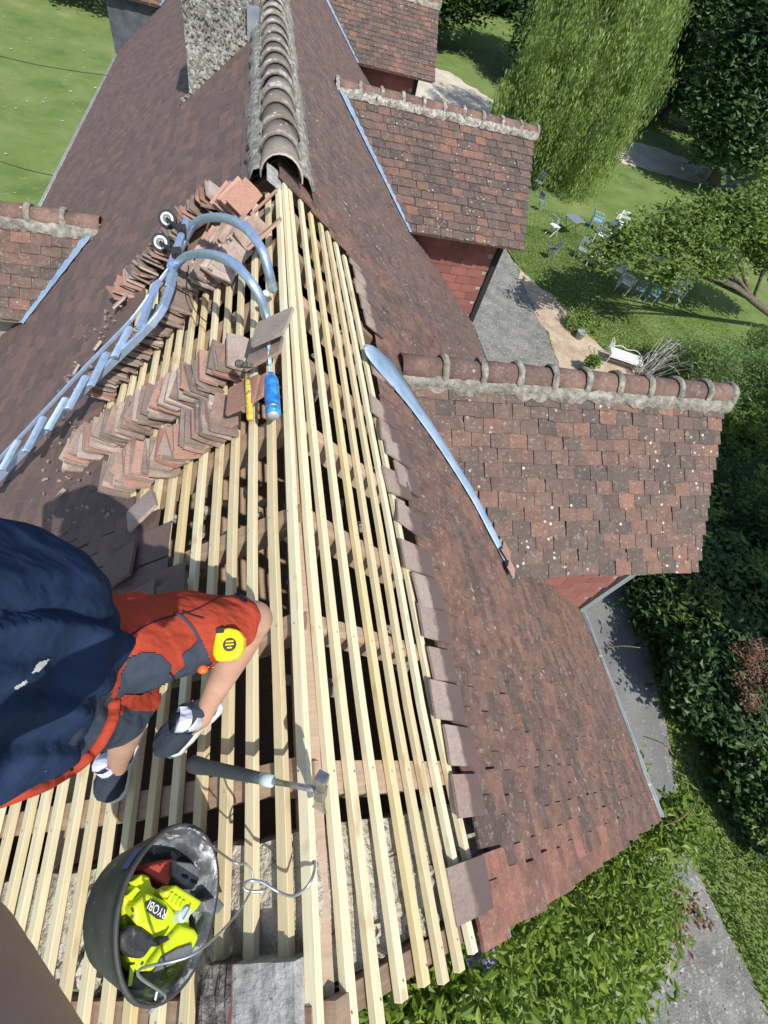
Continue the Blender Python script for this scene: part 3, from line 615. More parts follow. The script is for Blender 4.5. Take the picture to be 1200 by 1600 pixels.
# ---------------------------------------------------------------- stripped roof: battens, rafters, attic
R8 = {1100: [510, 538, 568.6, 597, 620, 641, 661, 680], 1400: [537.5, 574, 611, 646, 674, 700, 724, 747], 820: [485, 507, 532, 555, 575, 595, 611, 625], 515: [462.5, 475, 495, 512, 528, 541, 553, 564]}
L8 = {1400: {0: 479, 1: 441}, 1100: {0: 466.6, 1: 433}, 515: {0: 442.5}, 820: dict(enumerate([454, 423, 391, 360, 333, 305.5, 281, 258, 235])), 1290: dict(enumerate([475, 438, 389, 348, 307, 268, 232, 197, 166, 138, 110, 81, 58, 37, 12])), 1560: {4: 288, 5: 243, 6: 200, 7: 163, 8: 128}}
BO, BT, BW = -.010, .027, .038           # batten top face sits just under the tile plane
def batten(sd, pts, mat=None, w=None):
    A, D, N = rframe(sd); mb = MB(); V = []; w_ = (w or BW) / 2; t = random.random()
    for s, yy in pts:
        o = BO + random.uniform(-.001, .001)
        V += [rp(sd, s - w_, yy, o), rp(sd, s + w_, yy, o), rp(sd, s + w_, yy, o - BT), rp(sd, s - w_, yy, o - BT)]
    n = len(pts); F = [(i * 4 + k, i * 4 + (k + 1) % 4, (i + 1) * 4 + (k + 1) % 4, (i + 1) * 4 + k) for i in range(n - 1) for k in range(4)] + [(3, 2, 1, 0), (n * 4 - 4, n * 4 - 3, n * 4 - 2, n * 4 - 1)]
    mb.add(V, F, t); b = mb.obj('batten', mat or M['new_wood'], house); bevel(b, .0022, 1); return b
RAFT = [.13, .60, 1.08, 1.62, 2.15, 2.68, 3.2, 3.72]
bat = []
for k in range(8):
    pts = []
    for yp in (515, 820, 1100, 1400): q, s, y = onroof(R8[yp][k], yp, 1, BO); pts.append((s, y))
    pts.sort(key=lambda a: a[1]); s0, y0 = pts[0]; s1, y1 = pts[-1]
    pts = [(s0 + (s0 - pts[1][0]) * .35, YN + random.uniform(-.02, .015))] + pts + [(s1 + (s1 - pts[-2][0]) * .9, 3.98 + random.uniform(-.04, .04))]
    if k == 1: pts = pts[:-2] + [(pts[-2][0], pts[-2][1]), (pts[-1][0], 4.0)]
    bat.append((1, pts, batten(1, pts, M['yellow_wood'] if k == 3 else None)))
for k in range(17):
    pts = []
    for yp in (515, 820, 1100, 1290, 1400, 1560):
        if k in L8.get(yp, {}): q, s, y = onroof(L8[yp][k], yp, -1, BO); pts.append((s, y))
    if not pts: s = bat[-1][1][0][0] + .11; pts = [(s, .2), (s, .9)]
    if len(pts) == 1: pts.append((pts[0][0] + .005, pts[0][1] + .7))
    pts.sort(key=lambda a: a[1]); yend = 4.02 if k < 1 else 3.9
    for q in range(80):
        if left_edge(yend) + .25 < pts[-1][0]: yend -= .05
    if yend < pts[-1][1]: yend = pts[-1][1] + .15
    pts = [(pts[0][0], min(YN, pts[0][1] - .05))] + pts + [(pts[-1][0] + random.uniform(-.008, .008), yend)]
    bat.append((-1, pts, batten(-1, pts, M['yellow_wood'] if k == 6 else None)))
for s in (1.04, 1.15):                   # weathered battens at the torn edge
    batten(1, [(s, .02), (s + .01, 1.2), (s - .01, 2.3), (s, 3.9)], M['old_batten'], .035)
for y0 in (3.62, 3.3, 2.9): batten(1, [(1.05, y0), (1.05, y0 + .3)], M['old_batten'], .03)
for sd in (-1, 1):                       # rafters, hewn, slightly bowed
    for yy in RAFT + list(np.arange(4.3, 7, .55)):
        A, D, N = rframe(sd); V = []; n = 14; wv = random.uniform(.035, .05); ph = random.random() * 6; t = random.random()
        for i in range(n + 1):
            s = .055 + 4.9 * i / n; y0 = yy + .025 * math.sin(i * .6 + ph) + (.0 if sd > 0 else .03); hh = BO - BT - .002
            a = wv * random.uniform(.85, 1.12)
            V += [rp(sd, s, y0 - a, hh - .008 * random.random()), rp(sd, s, y0 - a * .3, hh), rp(sd, s, y0 + a, hh - .006 * random.random()), rp(sd, s, y0 + a, hh - .11), rp(sd, s, y0 - a, hh - .11)]
        F = [(i * 5 + k, i * 5 + (k + 1) % 5, (i + 1) * 5 + (k + 1) % 5, (i + 1) * 5 + k) for i in range(n) for k in range(5)]
        mesh('rafter', V, F + [(4, 3, 2, 1, 0)], M['old_wood'], house, False, [t] * (len(F) + 1))
for sd in (-1, 1):                       # outer rafter on the gable side and purlins
    A, D, N = rframe(sd)
    MB().box(rp(sd, 2.5, -.40, -.09), D * 2.5, YV * .03, N * .045, .3).obj('verge_rafter', M['old_wood'], house)
    for s in (1.4, 3.2): MB().box(rp(sd, s, 2.5, -.25), D * .07, YV * 2.5, N * .09, .5).obj('purlin', M['old_wood'], house)
MB().box((X0 + .0, 12.5, -H - .17), (.035, 0, 0), (0, 12.9, 0), (0, 0, .09), .4).obj('ridge_beam', M['old_wood'], house)
MB().box((X0, 13, -4.9), (3.6, 0, 0), (0, 13.2, 0), (0, 0, .04), .2).obj('attic_floor', M['old_wood'], house)
mb = MB()
for sd, pts, b in bat:                   # nail heads: one per batten and rafter
    for yy in RAFT[:4] + [-.41]:
        for (sa, ya), (sb, yb) in zip(pts, pts[1:]):
            if ya <= yy <= yb:
                s = sa + (sb - sa) * (yy - ya) / (yb - ya + 1e-9) + random.uniform(-.012, .012); A, D, N = rframe(sd); p = rp(sd, s, yy + random.uniform(-.015, .015), BO + .002)
                mb.add([p + .0032 * (D * math.cos(a) + YV * math.sin(a)) for a in np.arange(6) * math.pi / 3] , [tuple(range(6))]); break
tag(mb.obj('nail_heads', M['steel'], house), kind='stuff')
mb = MB()                                # grey board and mortar left at the ridge
mb.box(rp(-1, .05, 3.95, .03), (.05, 0, -.03), YV * .12, (0, 0, .012)); mb.obj('board_offcut', M['block'], house)
mb = MB()
for i in range(130):
    sd = random.choice((-1, -1, 1)); yy = random.uniform(.4, 3.9); s = random.uniform(.05, .9 if sd > 0 else left_edge(yy) - .1)
    lump(mb, rp(sd, s, yy, -.13 + random.uniform(-.03, .02)), [random.uniform(.015, .045) for _ in range(3)], (XV, YV, UP), 0, 6, 4, .3)
tag(mb.obj('mortar_debris', M['mortar'], house), kind='stuff')

#@@PART2
# ---------------------------------------------------------------- loose tiles stacked on the left slope
VL = [var_meshes('clay_tile', tile_variants(.245, .155, .016, True), M['tile_loose']), var_meshes('clay_tile', tile_variants(.245, .155, .016, True), M['tile_brick']), var_meshes('clay_tile', tile_variants(.245, .155, .016, True), M['tile_pale']), var_meshes('clay_tile', tile_variants(.245, .155, .016, True), M['tile_left'])]
def P2(px, py, off=.03): q, s, y = onroof(px, py, -1, off); return np.array([s, y])
def ORD(k):
    a = ['first', 'second', 'third', 'fourth', 'fifth', 'sixth', 'seventh', 'eighth', 'ninth', 'tenth', 'eleventh', 'twelfth', 'thirteenth', 'fourteenth', 'fifteenth', 'sixteenth', 'seventeenth', 'eighteenth', 'nineteenth']
    if k < 20: return a[k - 1]
    t = {2: ('twentieth', 'twenty'), 3: ('thirtieth', 'thirty'), 4: ('fortieth', 'forty'), 5: ('fiftieth', 'fifty')}[k // 10]
    return t[0] if k % 10 == 0 else t[1] + '-' + a[k % 10 - 1]
def loose(mat4, label, group, pal=.1, brick=.12):
    r = random.random(); me = random.choice(VL[1] if r < brick else VL[2] if r < brick + pal else VL[0]); label = ('red ' if r < brick else 'pale ' if r < brick + pal else 'brown grey ') + label
    o = put('clay_tile', me); o.matrix_world = mat4; return tag(o, label, 'clay tile', group)
def chain(pix, label, group, step=.024, lean=38, flip=1, brick=.1, upc=.0, jit=1., w=0.5, base=.0):
    P = smoothpath([P2(*p) for p in pix], 8); A, D, N = rframe(-1); acc = 0; num = 0
    for a, b in zip(P, P[1:]):
        L = np.linalg.norm(b - a); t = (b - a) / L; T3 = D * t[0] + YV * t[1]
        x = (step - acc)
        while x < L:
            p = a + t * x; al = math.radians(lean + random.gauss(0, 6) * jit + 5 * math.sin(num * .9)); yaw = random.gauss(0, .10) * jit + .07 * math.sin(num * .5)
            T = T3 * math.cos(yaw) + np.cross(N, T3) * math.sin(yaw)
            nn = T * math.cos(al) * flip + N * math.sin(al); up = -T * math.sin(al) * flip + N * math.cos(al); ac = np.cross(up, nn)
            roll = random.gauss(0, .09) * jit; up2 = up * math.cos(roll) + ac * math.sin(roll); ac2 = ac * math.cos(roll) - up * math.sin(roll)
            U_ = ac2 if ac2 @ YV > 0 else -ac2
            o3 = rp(-1, p[0], p[1], base) + up2 * (.074 + random.uniform(-.006, .012)) - U_ * (.125 + random.gauss(0, .008))
            num += 1; sc_ = random.uniform(.88, 1.06); loose(fr(np.cross(U_, nn) * sc_, U_ * random.uniform(.86, 1.03), nn, o3), 'clay tile, ' + ORD(num) + ' ' + label, group, brick=brick); x += step * random.uniform(.55, 1.6)
        acc = L - (x - step * 1.0); acc = max(0, min(step * .9, acc))
chain([(392, 318), (362, 318)], 'from the ridge in the pile beside the farther hook', 'red tiles piled between the ridge and the hook', .035, 20, -1, .9)
chain([(352, 300), (325, 322), (296, 350)], 'from the top in the short row above the farther hook', 'red tiles stacked above the farther hook', .034, 15, -1, .6)
chain([(292, 362), (262, 392), (232, 425), (195, 462)], 'from the top in the row behind the ladder wheels', 'tiles in the row behind the ladder wheels', .026, 22, -1, .35)
chain([(405, 372), (372, 378), (335, 392)], 'from the ridge in the pile under the farther hook', 'tiles piled under the farther ladder hook', .021, 28, -1, .2)
chain([(378, 412), (345, 422), (305, 442), (275, 462)], 'from the ridge in the pile under the nearer hook', 'tiles piled under the nearer ladder hook', .020, 28, -1, .1)
chain([(300, 468), (262, 505), (225, 545), (190, 582), (160, 612)], 'from the top in the shaded row beside the ladder rail', 'tiles in the shaded row beside the ladder', .019, 22, -1, .08)
chain([(392, 550), (350, 577), (312, 605), (270, 630)], 'from the ridge in the upper half of the middle row', 'tiles in the upper middle row', .021, 24, -1, .25)
chain([(262, 632), (225, 655), (180, 678), (132, 708)], 'from the top in the lower half of the middle row', 'tiles at the lower end of the middle row', .019, 22, -1, .12)
chain([(376, 640), (337, 666), (298, 692), (262, 715)], 'from the yellow hammer in the lowest row', 'tiles in the lowest row', .020, 25, -1, .2)
chain([(254, 708), (222, 729), (195, 746)], 'from the top in the heap ending the lowest row', 'tiles at the foot of the lowest row', .021, 28, -1, .2)
def flat_tile(px, py, rot, off, label, mk=0, sc=(1, 1), tilt=.0, name='clay_tile'):
    A, D, N = rframe(-1); q = onroof(px, py, -1, off)[0]; a = A * math.cos(rot) + D * math.sin(rot); u = np.cross(N, a)
    n2 = N * math.cos(tilt) + a * math.sin(tilt); a = np.cross(u, n2)
    o = put(name, random.choice(VL[mk])); o.matrix_world = fr(a * sc[0], u * sc[1], n2, q - u * .12 * sc[1]); return tag(o, label, 'clay tile')
flat_tile(411, 318, .25, .09, 'broken red tile half lying against the first batten by the ridge', 1, (1.1, 1), .35)
flat_tile(413, 365, .2, .10, 'large red tile leaning beside the farther hook foot', 1, (1.2, 1.1), .3)
flat_tile(424, 512, -.25, .13, 'thick square brown tile lying flat on top of the middle row by the ridge', 0, (1.25, .95), .1)
flat_tile(415, 548, -.1, .07, 'dark tile under the thick square one by the ridge', 0, (1.2, .9), .15)
flat_tile(378, 618, -.15, .13, 'square terracotta tile lying flat behind the hammer with the yellow handle', 1, (1.2, .75), .05)
flat_tile(398, 610, 1.3, .10, 'red edged tile under the blue spray can', 1, (1, .6), .1)
flat_tile(185, 885, .15, .05, 'dark tile lying in the shadow of the man', 3, (1.35, .9), .1)
flat_tile(215, 945, .05, .04, 'plum coloured tile partly under the thigh of the man', 3, (1.1, .9))
flat_tile(268, 938, .12, .05, 'smooth dark tile lying beside the raised knee', 3, (1.35, .7), .03)
flat_tile(222, 795, .4, .05, 'pale grey tile at the end of the battens beside the head shadow', 2, (1.1, .8), .1)

# pale block at the foot of the picture
A, D, N = rframe(-1)
b0, b1 = P2(317, 1505, .035), P2(457, 1507, .035)
blk = empty('masonry_block', rp(-1, (b0[0] + b1[0]) / 2, -.5, 0), 'pale grey and dark rough masonry block set through the battens near the bucket', 'masonry block')
sA, sB, sC = b0[0], b0[0] - (b0[0] - b1[0]) * .34, b1[0]
yT = (b0[1] + b1[1]) / 2
for a, b, m, nm in ((sA, sB - .004, 'block_dark', 'rough_side'), (sB + .004, sC, 'block', 'pale_side')):
    mb = MB(); n = 8; V = []
    for i in range(n + 1):
        for j in range(n + 1): V.append(rp(-1, a + (b - a) * i / n, yT - .5 * j / n + (random.uniform(-.004, .004) if j else 0), .035 + random.uniform(-.004, .004) * (1 if m == 'block' else 2.5)))
    mb.add(V, [(i * (n + 1) + j, i * (n + 1) + j + 1, (i + 1) * (n + 1) + j + 1, (i + 1) * (n + 1) + j) for i in range(n) for j in range(n)])
    mb.box(rp(-1, (a + b) / 2, yT - .25, -.03), D * abs(b - a) / 2 * .99, YV * .249, N * .058); rel(blk, mb.obj(nm, M[m]))
rel(blk, MB().box(rp(-1, sB, yT - .25, .02), D * .006, YV * .25, N * .018).obj('brick_seam', M['cheek']))

# ---------------------------------------------------------------- ladder with hooks
lad = empty('roof_ladder', onroof(120, 640, -1, .1)[0], 'silver aluminium roof ladder with two curved hooks and black wheels lying on the left slope', 'ladder')
def Q(px, py, off, sd=-1): return onroof(px, py, sd, off)[0]
near = [(-60, 808), (0, 744), (120, 620), (235, 508), (262, 462), (272, 425)]; far = [(-60, 782), (0, 716), (50, 663), (137, 570), (205, 500), (247, 442), (278, 402)]
def rail(pix, offs, nm='rail', hw=.028, ht=.019):
    P = smoothpath([Q(*p, o) for p, o in zip(pix, offs)], 4); mb = MB(); V = []; Nn = rframe(-1)[2]
    for i, p in enumerate(P):
        d = P[min(i + 1, len(P) - 1)] - P[max(i - 1, 0)]; d /= np.linalg.norm(d); a = np.cross(d, Nn); a /= np.linalg.norm(a); n_ = np.cross(a, d)
        V += [p + a * ht + n_ * hw, p - a * ht + n_ * hw, p - a * ht - n_ * hw, p + a * ht - n_ * hw]
    mb.add(V, [(i * 4 + k, i * 4 + (k + 1) % 4, (i + 1) * 4 + (k + 1) % 4, (i + 1) * 4 + k) for i in range(len(P) - 1) for k in range(4)] + [(3, 2, 1, 0), tuple(len(V) - 4 + k for k in range(4))])
    return rel(lad, bevel(mb.obj(nm, M['alu_sky_blue']), .004, 2))
rail(near, [.15, .16, .19, .21, .21, .22], 'rail', .022, .015); rail(far, [.15, .15, .16, .18, .19, .20, .21], 'rail', .012, .009)
RUN = [((2, 735), (28, 688)), ((40, 706), (68, 652)), ((74, 672), (103, 622)), ((106, 640), (134, 588)), ((141, 604), (166, 552)), ((178, 558), (203, 512)), ((219, 512), (246, 440))]
RUN = [((-30, 768), (-6, 722))] + RUN
for (a, b) in RUN:
    p, q = Q(*a, .235), Q(*b, .235); d = q - p; L = np.linalg.norm(d); d /= L; n_ = rframe(-1)[2]; c = np.cross(n_, d); c /= np.linalg.norm(c); n_ = np.cross(d, c)
    mb = MB()
    mb.box((p + q) / 2, d * L / 2, c * .029, n_ * .012)
    for k in (-1, 0, 1): mb.box((p + q) / 2 + c * .013 * k + n_ * .0132, d * L / 2 * .98, c * .0025, n_ * .0025)
    rel(lad, bevel(mb.obj('rung', M['alu_sky_blue']), .003, 2))
def arc3(pix, offs, nm):
    P = smoothpath([Q(*p, o) for p, o in zip(pix, offs)], 6); mb = MB(); V = []; n = 12; ref = YV
    for i, p in enumerate(P):
        d = P[min(i + 1, len(P) - 1)] - P[max(i - 1, 0)]; d /= np.linalg.norm(d); a = ref - d * (ref @ d); a /= np.linalg.norm(a); b = np.cross(d, a)
        for k in range(n):
            t = 2 * math.pi * k / n; r = .021; g = 1.25 if k % 3 == 0 else 1.08; V.append(p + a * math.cos(t) * r * 1.15 * g + b * math.sin(t) * r * g)
    mb.add(V, [(i * n + k, i * n + (k + 1) % n, (i + 1) * n + (k + 1) % n, (i + 1) * n + k) for i in range(len(P) - 1) for k in range(n)] + [tuple(range(n))[::-1], tuple(len(V) - n + k for k in range(n))])
    return rel(lad, mb.obj(nm, M['alu_sky_blue'], None, True))
arc3([(264, 448), (272, 420), (292, 400), (325, 397), (362, 410), (390, 438), (408, 468), (416, 496)], [.19, .21, .26, .31, .31, .25, .16, .06], 'hook')
arc3([(276, 404), (290, 372), (310, 345), (345, 340), (382, 355), (408, 388), (420, 425), (426, 452)], [.19, .21, .26, .31, .31, .25, .16, .06], 'hook')
ax = MB(); ax.tube([Q(266, 418, .25), Q(292, 344, .25)], .024, 8); rel(lad, ax.obj('axle_bar', M['alu_sky_blue'], None, False))
for (x, y), (bx, by), nm in (((262, 343), (284, 362), 0), ((252, 380), (276, 398), 1)):
    c = Q(x, y, .28); e = Q(bx, by, .26); n_ = np.array([-.10, -.72, .66]); n_ /= np.linalg.norm(n_); a = np.cross(n_, UP); a /= np.linalg.norm(a); b = np.cross(n_, a)
    def disc(r, h, off, m, nmx, par, seg=22):
        mb = MB(); mb.tube([c + n_ * (off - h), c + n_ * (off + h)], r, seg); o = mb.obj(nmx, M[m]); bevel(o, .004, 2); return o
    wh = disc(.062, .016, 0, 'rubber', 'wheel', lad); rel(lad, wh)
    for r, o_, m, nx in ((.044, .018, 'white_paint', 'wheel_rim'), (.030, .021, 'tool_grey', 'wheel_disc'), (.018, .024, 'steel', 'wheel_hub')): rel(wh, disc(r, .003, o_, m, nx, None))
    mb = MB(); d = e - c; mb.box((c + e) / 2 - n_ * .03, d / 2 * 1.1, np.cross(d / np.linalg.norm(d), n_) * .026, n_ * .008); mb.box((c + e) / 2 + n_ * .03, d / 2 * 1.05, np.cross(d / np.linalg.norm(d), n_) * .018, n_ * .005); rel(lad, bevel(mb.obj('wheel_bracket', M['rubber']), .004, 2))
    mb = MB(); mb.box(e, CR * .03, np.array([0, .02, .01]), UP * .034); rel(lad, bevel(mb.obj('clamp', M['rubber']), .004, 2))
rel(lad, MB().tube(smoothpath([Q(295, 415, .16), Q(292, 450, .12), Q(305, 485, .07), Q(325, 505, .05)], 6), .0035, 6).obj('cord', M['rubber']))

# ---------------------------------------------------------------- hammers, can, bucket
def lathe(mb, p0, ax_, prof, n=20, t=0., m=0):
    ax_ = np.asarray(ax_, float); ax_ /= np.linalg.norm(ax_); a = np.cross(ax_, [.31, .17, .93]); a /= np.linalg.norm(a); b = np.cross(ax_, a); V = []
    for h, r in prof: V += [p0 + ax_ * h + r * (math.cos(2 * math.pi * k / n) * a + math.sin(2 * math.pi * k / n) * b) for k in range(n)]
    F = [(i * n + k, i * n + (k + 1) % n, (i + 1) * n + (k + 1) % n, (i + 1) * n + k) for i in range(len(prof) - 1) for k in range(n)] + [tuple(range(n))[::-1], tuple((len(prof) - 1) * n + k for k in range(n))]
    mb.add(V, F, t, m); return mb
def ovaltube(mb, pts, rw, rh, up, n=12):
    V = []
    for i, p in enumerate(pts):
        d = pts[min(i + 1, len(pts) - 1)] - pts[max(i - 1, 0)]; d /= np.linalg.norm(d); b = up - d * (up @ d); b /= np.linalg.norm(b); a = np.cross(d, b)
        V += [p + a * rw[i] * math.cos(2 * math.pi * k / n) + b * rh[i] * math.sin(2 * math.pi * k / n) for k in range(n)]
    mb.add(V, [(i * n + k, i * n + (k + 1) % n, (i + 1) * n + (k + 1) % n, (i + 1) * n + k) for i in range(len(pts) - 1) for k in range(n)] + [tuple(range(n))[::-1], tuple(len(V) - n + k for k in range(n))]); return mb
NL = rframe(-1)[2]
h0, h1, h2, h3 = Q(295, 1193, .065), Q(407, 1216, .075), Q(426, 1221, .075), Q(497, 1234, .085)
ham = empty('hammer', h1, 'roofing hammer with dark rubber grip and steel shaft lying across the battens above the bucket', 'hammer')
lp = lambda a, b, t: a + (b - a) * t
pts = [lp(h0, h1, t) for t in (0, .04, .12, .3, .5, .7, .9, 1)]
g = ovaltube(MB(), pts, [.016, .026, .027, .022, .020, .019, .017, .016], [.012, .017, .018, .016, .015, .015, .014, .013], NL).obj('grip', M['grip'], None, True); rel(ham, g)
rel(g, ovaltube(MB(), [lp(h0, h1, .3) - CD * -.012, lp(h0, h1, .72) - CD * -.012], [.006, .006], [.012, .012], NL).obj('grip_stripe', M['collar']))
rel(ham, ovaltube(MB(), [h1, lp(h1, h2, .5), h2], [.017, .018, .016], [.014, .014, .013], NL).obj('collar', M['collar'], None, True))
rel(ham, ovaltube(MB(), [h2, lp(h2, h3, .5), h3], [.0085, .0075, .010], [.006, .006, .007], NL).obj('shaft', M['steel'], None, True))
hc = Q(500, 1228, .085); d_ = (h3 - h1) / np.linalg.norm(h3 - h1); s_ = np.cross(NL, d_)
if s_ @ CD > 0: s_ = -s_
hd = MB(); fp_, cp_ = Q(503, 1214, .135), Q(499, 1266, .0); up_ = fp_ - cp_; HL = np.linalg.norm(up_); up_ /= HL; e_ = np.cross(d_, up_); e_ /= np.linalg.norm(e_); dd_ = np.cross(up_, e_)
mid_ = lp(cp_, fp_, .55)
hd.box(mid_, dd_ * .014, e_ * .014, up_ * .026); hd.box(lp(mid_, fp_, .55), dd_ * .011, e_ * .011, up_ * HL * .13); hd.box(fp_ - up_ * .012, dd_ * .0155, e_ * .0155, up_ * .014)
V = []
for t, ww, hh_ in ((0, .012, .013), (.3, .010, .010), (.65, .014, .006), (1, .024, .0025)):
    p = lp(mid_ - up_ * .02, cp_, t); V += [p + dd_ * ww + e_ * hh_, p - dd_ * ww + e_ * hh_, p - dd_ * ww - e_ * hh_, p + dd_ * ww - e_ * hh_]
hd.add(V, [(i * 4 + k, i * 4 + (k + 1) % 4, (i + 1) * 4 + (k + 1) % 4, (i + 1) * 4 + k) for i in range(3) for k in range(4)] + [(12, 13, 14, 15)])
rel(ham, bevel(hd.obj('hammer_head', M['steel']), .003, 2))
# hammer with yellow handle
k0, k1 = Q(391, 655, .13), Q(386, 585, .15)
ham2 = empty('hammer', k0, 'hammer with scuffed yellow handle lying on the terracotta tile beside the blue can', 'hammer')
rel(ham2, ovaltube(MB(), [lp(k0, k1, t) for t in (0, .05, .3, .7, 1)], [.014, .018, .016, .014, .012], [.012, .014, .013, .012, .01], NL).obj('handle', M['hammer_yellow'], None, True))
mb = MB(); kc = Q(384, 570, .16); a_ = Q(405, 572, .16) - Q(365, 566, .16); a_ /= np.linalg.norm(a_)
lathe(mb, kc - a_ * .075, a_, [(0, .012), (.01, .02), (.035, .02), (.05, .012), (.075, .016), (.1, .014), (.13, .010), (.15, .004)], 12); rel(ham2, mb.obj('hammer_head', M['block_dark'], None, True))
# spray can
c0, c1 = Q(427, 648, .085), Q(423, 585, .085); ca = c1 - c0; cl = np.linalg.norm(ca)
can = empty('spray_can', c0, 'blue spray can lying on the tiles next to the ridge batten', 'spray can')
R_ = .034
rel(can, lathe(MB(), c0, ca, [(0, R_ * .82), (.004, R_ * .97), (.008, R_), (cl * .82, R_), (cl * .90, R_ * .8), (cl, R_ * .5)], 26).obj('can_body', M['can_blue'], None, True))
rel(can, lathe(MB(), c0 + ca * .03, ca, [(0, R_ * 1.01), (.012, R_ * 1.01)], 26).obj('can_rim', M['steel'], None, True))
rel(can, lathe(MB(), c0 - ca * .01, ca, [(0, R_ * .72), (.008, R_ * .80)], 26).obj('can_base', M['gutter'], None, True))
mb = MB(); cu = ca / cl; V = []; vw = -c0 / np.linalg.norm(c0); aa = vw - cu * (vw @ cu); aa /= np.linalg.norm(aa); bb = np.cross(cu, aa)
for h in (.20, .72):
    for k in range(9): t = -1.0 + 2.0 * k / 8; V.append(c0 + ca * h + (R_ * 1.012) * (aa * math.cos(t) + bb * math.sin(t)))
mb.add(V, [(k, k + 1, 10 + k, 9 + k) for k in range(8)]); rel(can, mb.obj('label', M['can_label'], None, True))
rel(can, lathe(MB(), c0 + ca * .93, ca, [(0, R_ * .55), (.02, R_ * .5), (.03, R_ * .3)], 16).obj('can_cap', M['white_paint'], None, True))

# bucket hung on the battens, mouth facing up the slope
BC = onroof(268, 1418, -1, .20)[0]; bax = np.array([.56, -.05, .50]); bax /= np.linalg.norm(bax)
by = YV - bax * (YV @ bax); by /= np.linalg.norm(by); by = by * .98 + CD * -.10; by -= bax * (by @ bax); by /= np.linalg.norm(by); bx = np.cross(by, bax)
buc = empty('bucket', BC, 'black plastic builder bucket with lime green power tool inside, hooked on the battens', 'bucket')
def ring(h, r, sq=.86, n=40, wob=0.):
    return [BC + bax * h + bx * (r * sq * math.cos(a) * (1 + wob * math.sin(3 * a))) + by * r * math.sin(a) for a in [2 * math.pi * k / n for k in range(n)]]
n = 40; KB = .84; prof = [(-.19, .115), (-.186, .128), (-.11, .150), (-.04, .168), (-.01, .173), (-.01, .181), (.004, .181)]
inner = [(.004, .172), (-.04, .164), (-.11, .146), (-.18, .115)]
mb = MB(); V = sum([ring(h, r, wob=.03) for h, r in prof + inner], []); k_ = len(prof) + len(inner)
F = [(i * n + k, i * n + (k + 1) % n, (i + 1) * n + (k + 1) % n, (i + 1) * n + k) for i in range(k_ - 1) for k in range(n)] + [tuple(range(n))[::-1], tuple((k_ - 1) * n + k for k in range(n))]
mi = [0] * (len(prof) * n) + [1] * ((k_ - 1 - len(prof)) * n) + [0, 1]
bk = mesh('bucket_shell', V, F, [M['black_plastic'], M['bucket_in']], None, True, None, mi); rel(buc, bk)
stk = mesh('sticker', [BC + bax * h + (bx * r * .86 * math.cos(a) * (1 + .03 * math.sin(3 * a)) + by * r * math.sin(a)) * 1.012 for h, r in ((-.055, .1665), (-.025, .1715)) for a in (2.18, 2.26, 2.34, 2.42, 2.50)], [(0, 1, 6, 5), (1, 2, 7, 6), (2, 3, 8, 7), (3, 4, 9, 8)], flat('sticker_blue', (.08, .10, .38), .5)); rel(buc, stk)
hb0 = BC + by * -.178 - bax * .02 + bx * -.02; hb1 = BC + by * .165 - bax * .02 + bx * .05
tip = Q(392, 1392, .12)
rel(buc, MB().tube(smoothpath([hb0, hb0 + bax * .05 + by * .02, Q(215, 1518, .42), Q(300, 1492, .38), Q(360, 1440, .22), tip, Q(394, 1365, .12), Q(384, 1350, .15), Q(362, 1345, .22), hb1], 7), .0028, 8).obj('bail_handle', M['wire'], None, True))
rel(buc, MB().tube(smoothpath([hb0 - by * .01, hb0 + bax * .012, hb0 + bax * .02 + by * .03], 5), .0045, 8).obj('handle_lug', M['wire'], None, True))
hook = MB().tube(smoothpath([Q(412, 1392, .075), Q(396, 1393, .095), Q(383, 1390, .11), Q(382, 1381, .12), Q(392, 1376, .12), Q(410, 1379, .09), Q(432, 1392, .05), Q(455, 1400, .035), Q(472, 1393, .03), Q(485, 1378, .022), Q(491, 1360, .0), Q(492, 1346, -.03)], 7), .0038, 8).obj('wire_hook', M['wire'], None, True)
tag(hook, 'bent steel wire hook holding the bucket handle over the ridge batten', 'hook')
# power tool lying in the bucket: pieces set out on the plane of the mouth
tool = empty('power_tool', BC - bax * .1, 'lime green cordless power tool with black grip pads lying in the black bucket', 'power tool')
def inb(px, py, h):                      # point of the view ray at depth h below the bucket mouth
    v = ray(px, py); pl = BC + bax * h; return v * ((bax @ pl) / (bax @ v))
def slab(pix, h0, h1, mat, nm, par=None, bv=.006):
    h0 = max(h0, h1 - .055); bot = [inb(x, y, h1) for x, y in pix]; c = sum(bot) / len(bot)
    dn = -bax * (h1 - h0); top = bot; base = [p + (c - p) * .03 + dn for p in bot]; n_ = len(pix)
    mb = MB(); mb.add(base + top, [tuple(range(n_)), tuple(n_ + i for i in range(n_))[::-1]] + [(i, (i + 1) % n_, n_ + (i + 1) % n_, n_ + i) for i in range(n_)])
    o = mb.obj(nm, M[mat] if isinstance(mat, str) else mat); me = o.data; bm = bmesh.new(); bm.from_mesh(me); bmesh.ops.recalc_face_normals(bm, faces=bm.faces); bm.to_mesh(me); bm.free()
    for p_ in me.polygons: p_.use_smooth = False
    bevel(o, bv, 3, 40); rel(par or tool, o); return o
body = slab([(196, 1395), (222, 1364), (236, 1368), (240, 1384), (262, 1398), (285, 1410), (298, 1432), (300, 1452), (318, 1465), (298, 1488), (262, 1500), (236, 1518), (214, 1520), (200, 1502), (192, 1470)], -0.160, -0.040, 'lime', 'tool_body', bv=.012)
slab([(212, 1412), (232, 1392), (262, 1408), (280, 1430), (262, 1452), (240, 1462), (214, 1448)], -0.060, -0.002, 'lime', 'motor_housing', bv=.012)
slab([(258, 1393), (276, 1382), (318, 1408), (310, 1420), (298, 1432), (276, 1420), (264, 1408)], -0.070, 0.005, 'lime', 'battery_clip', bv=.008)
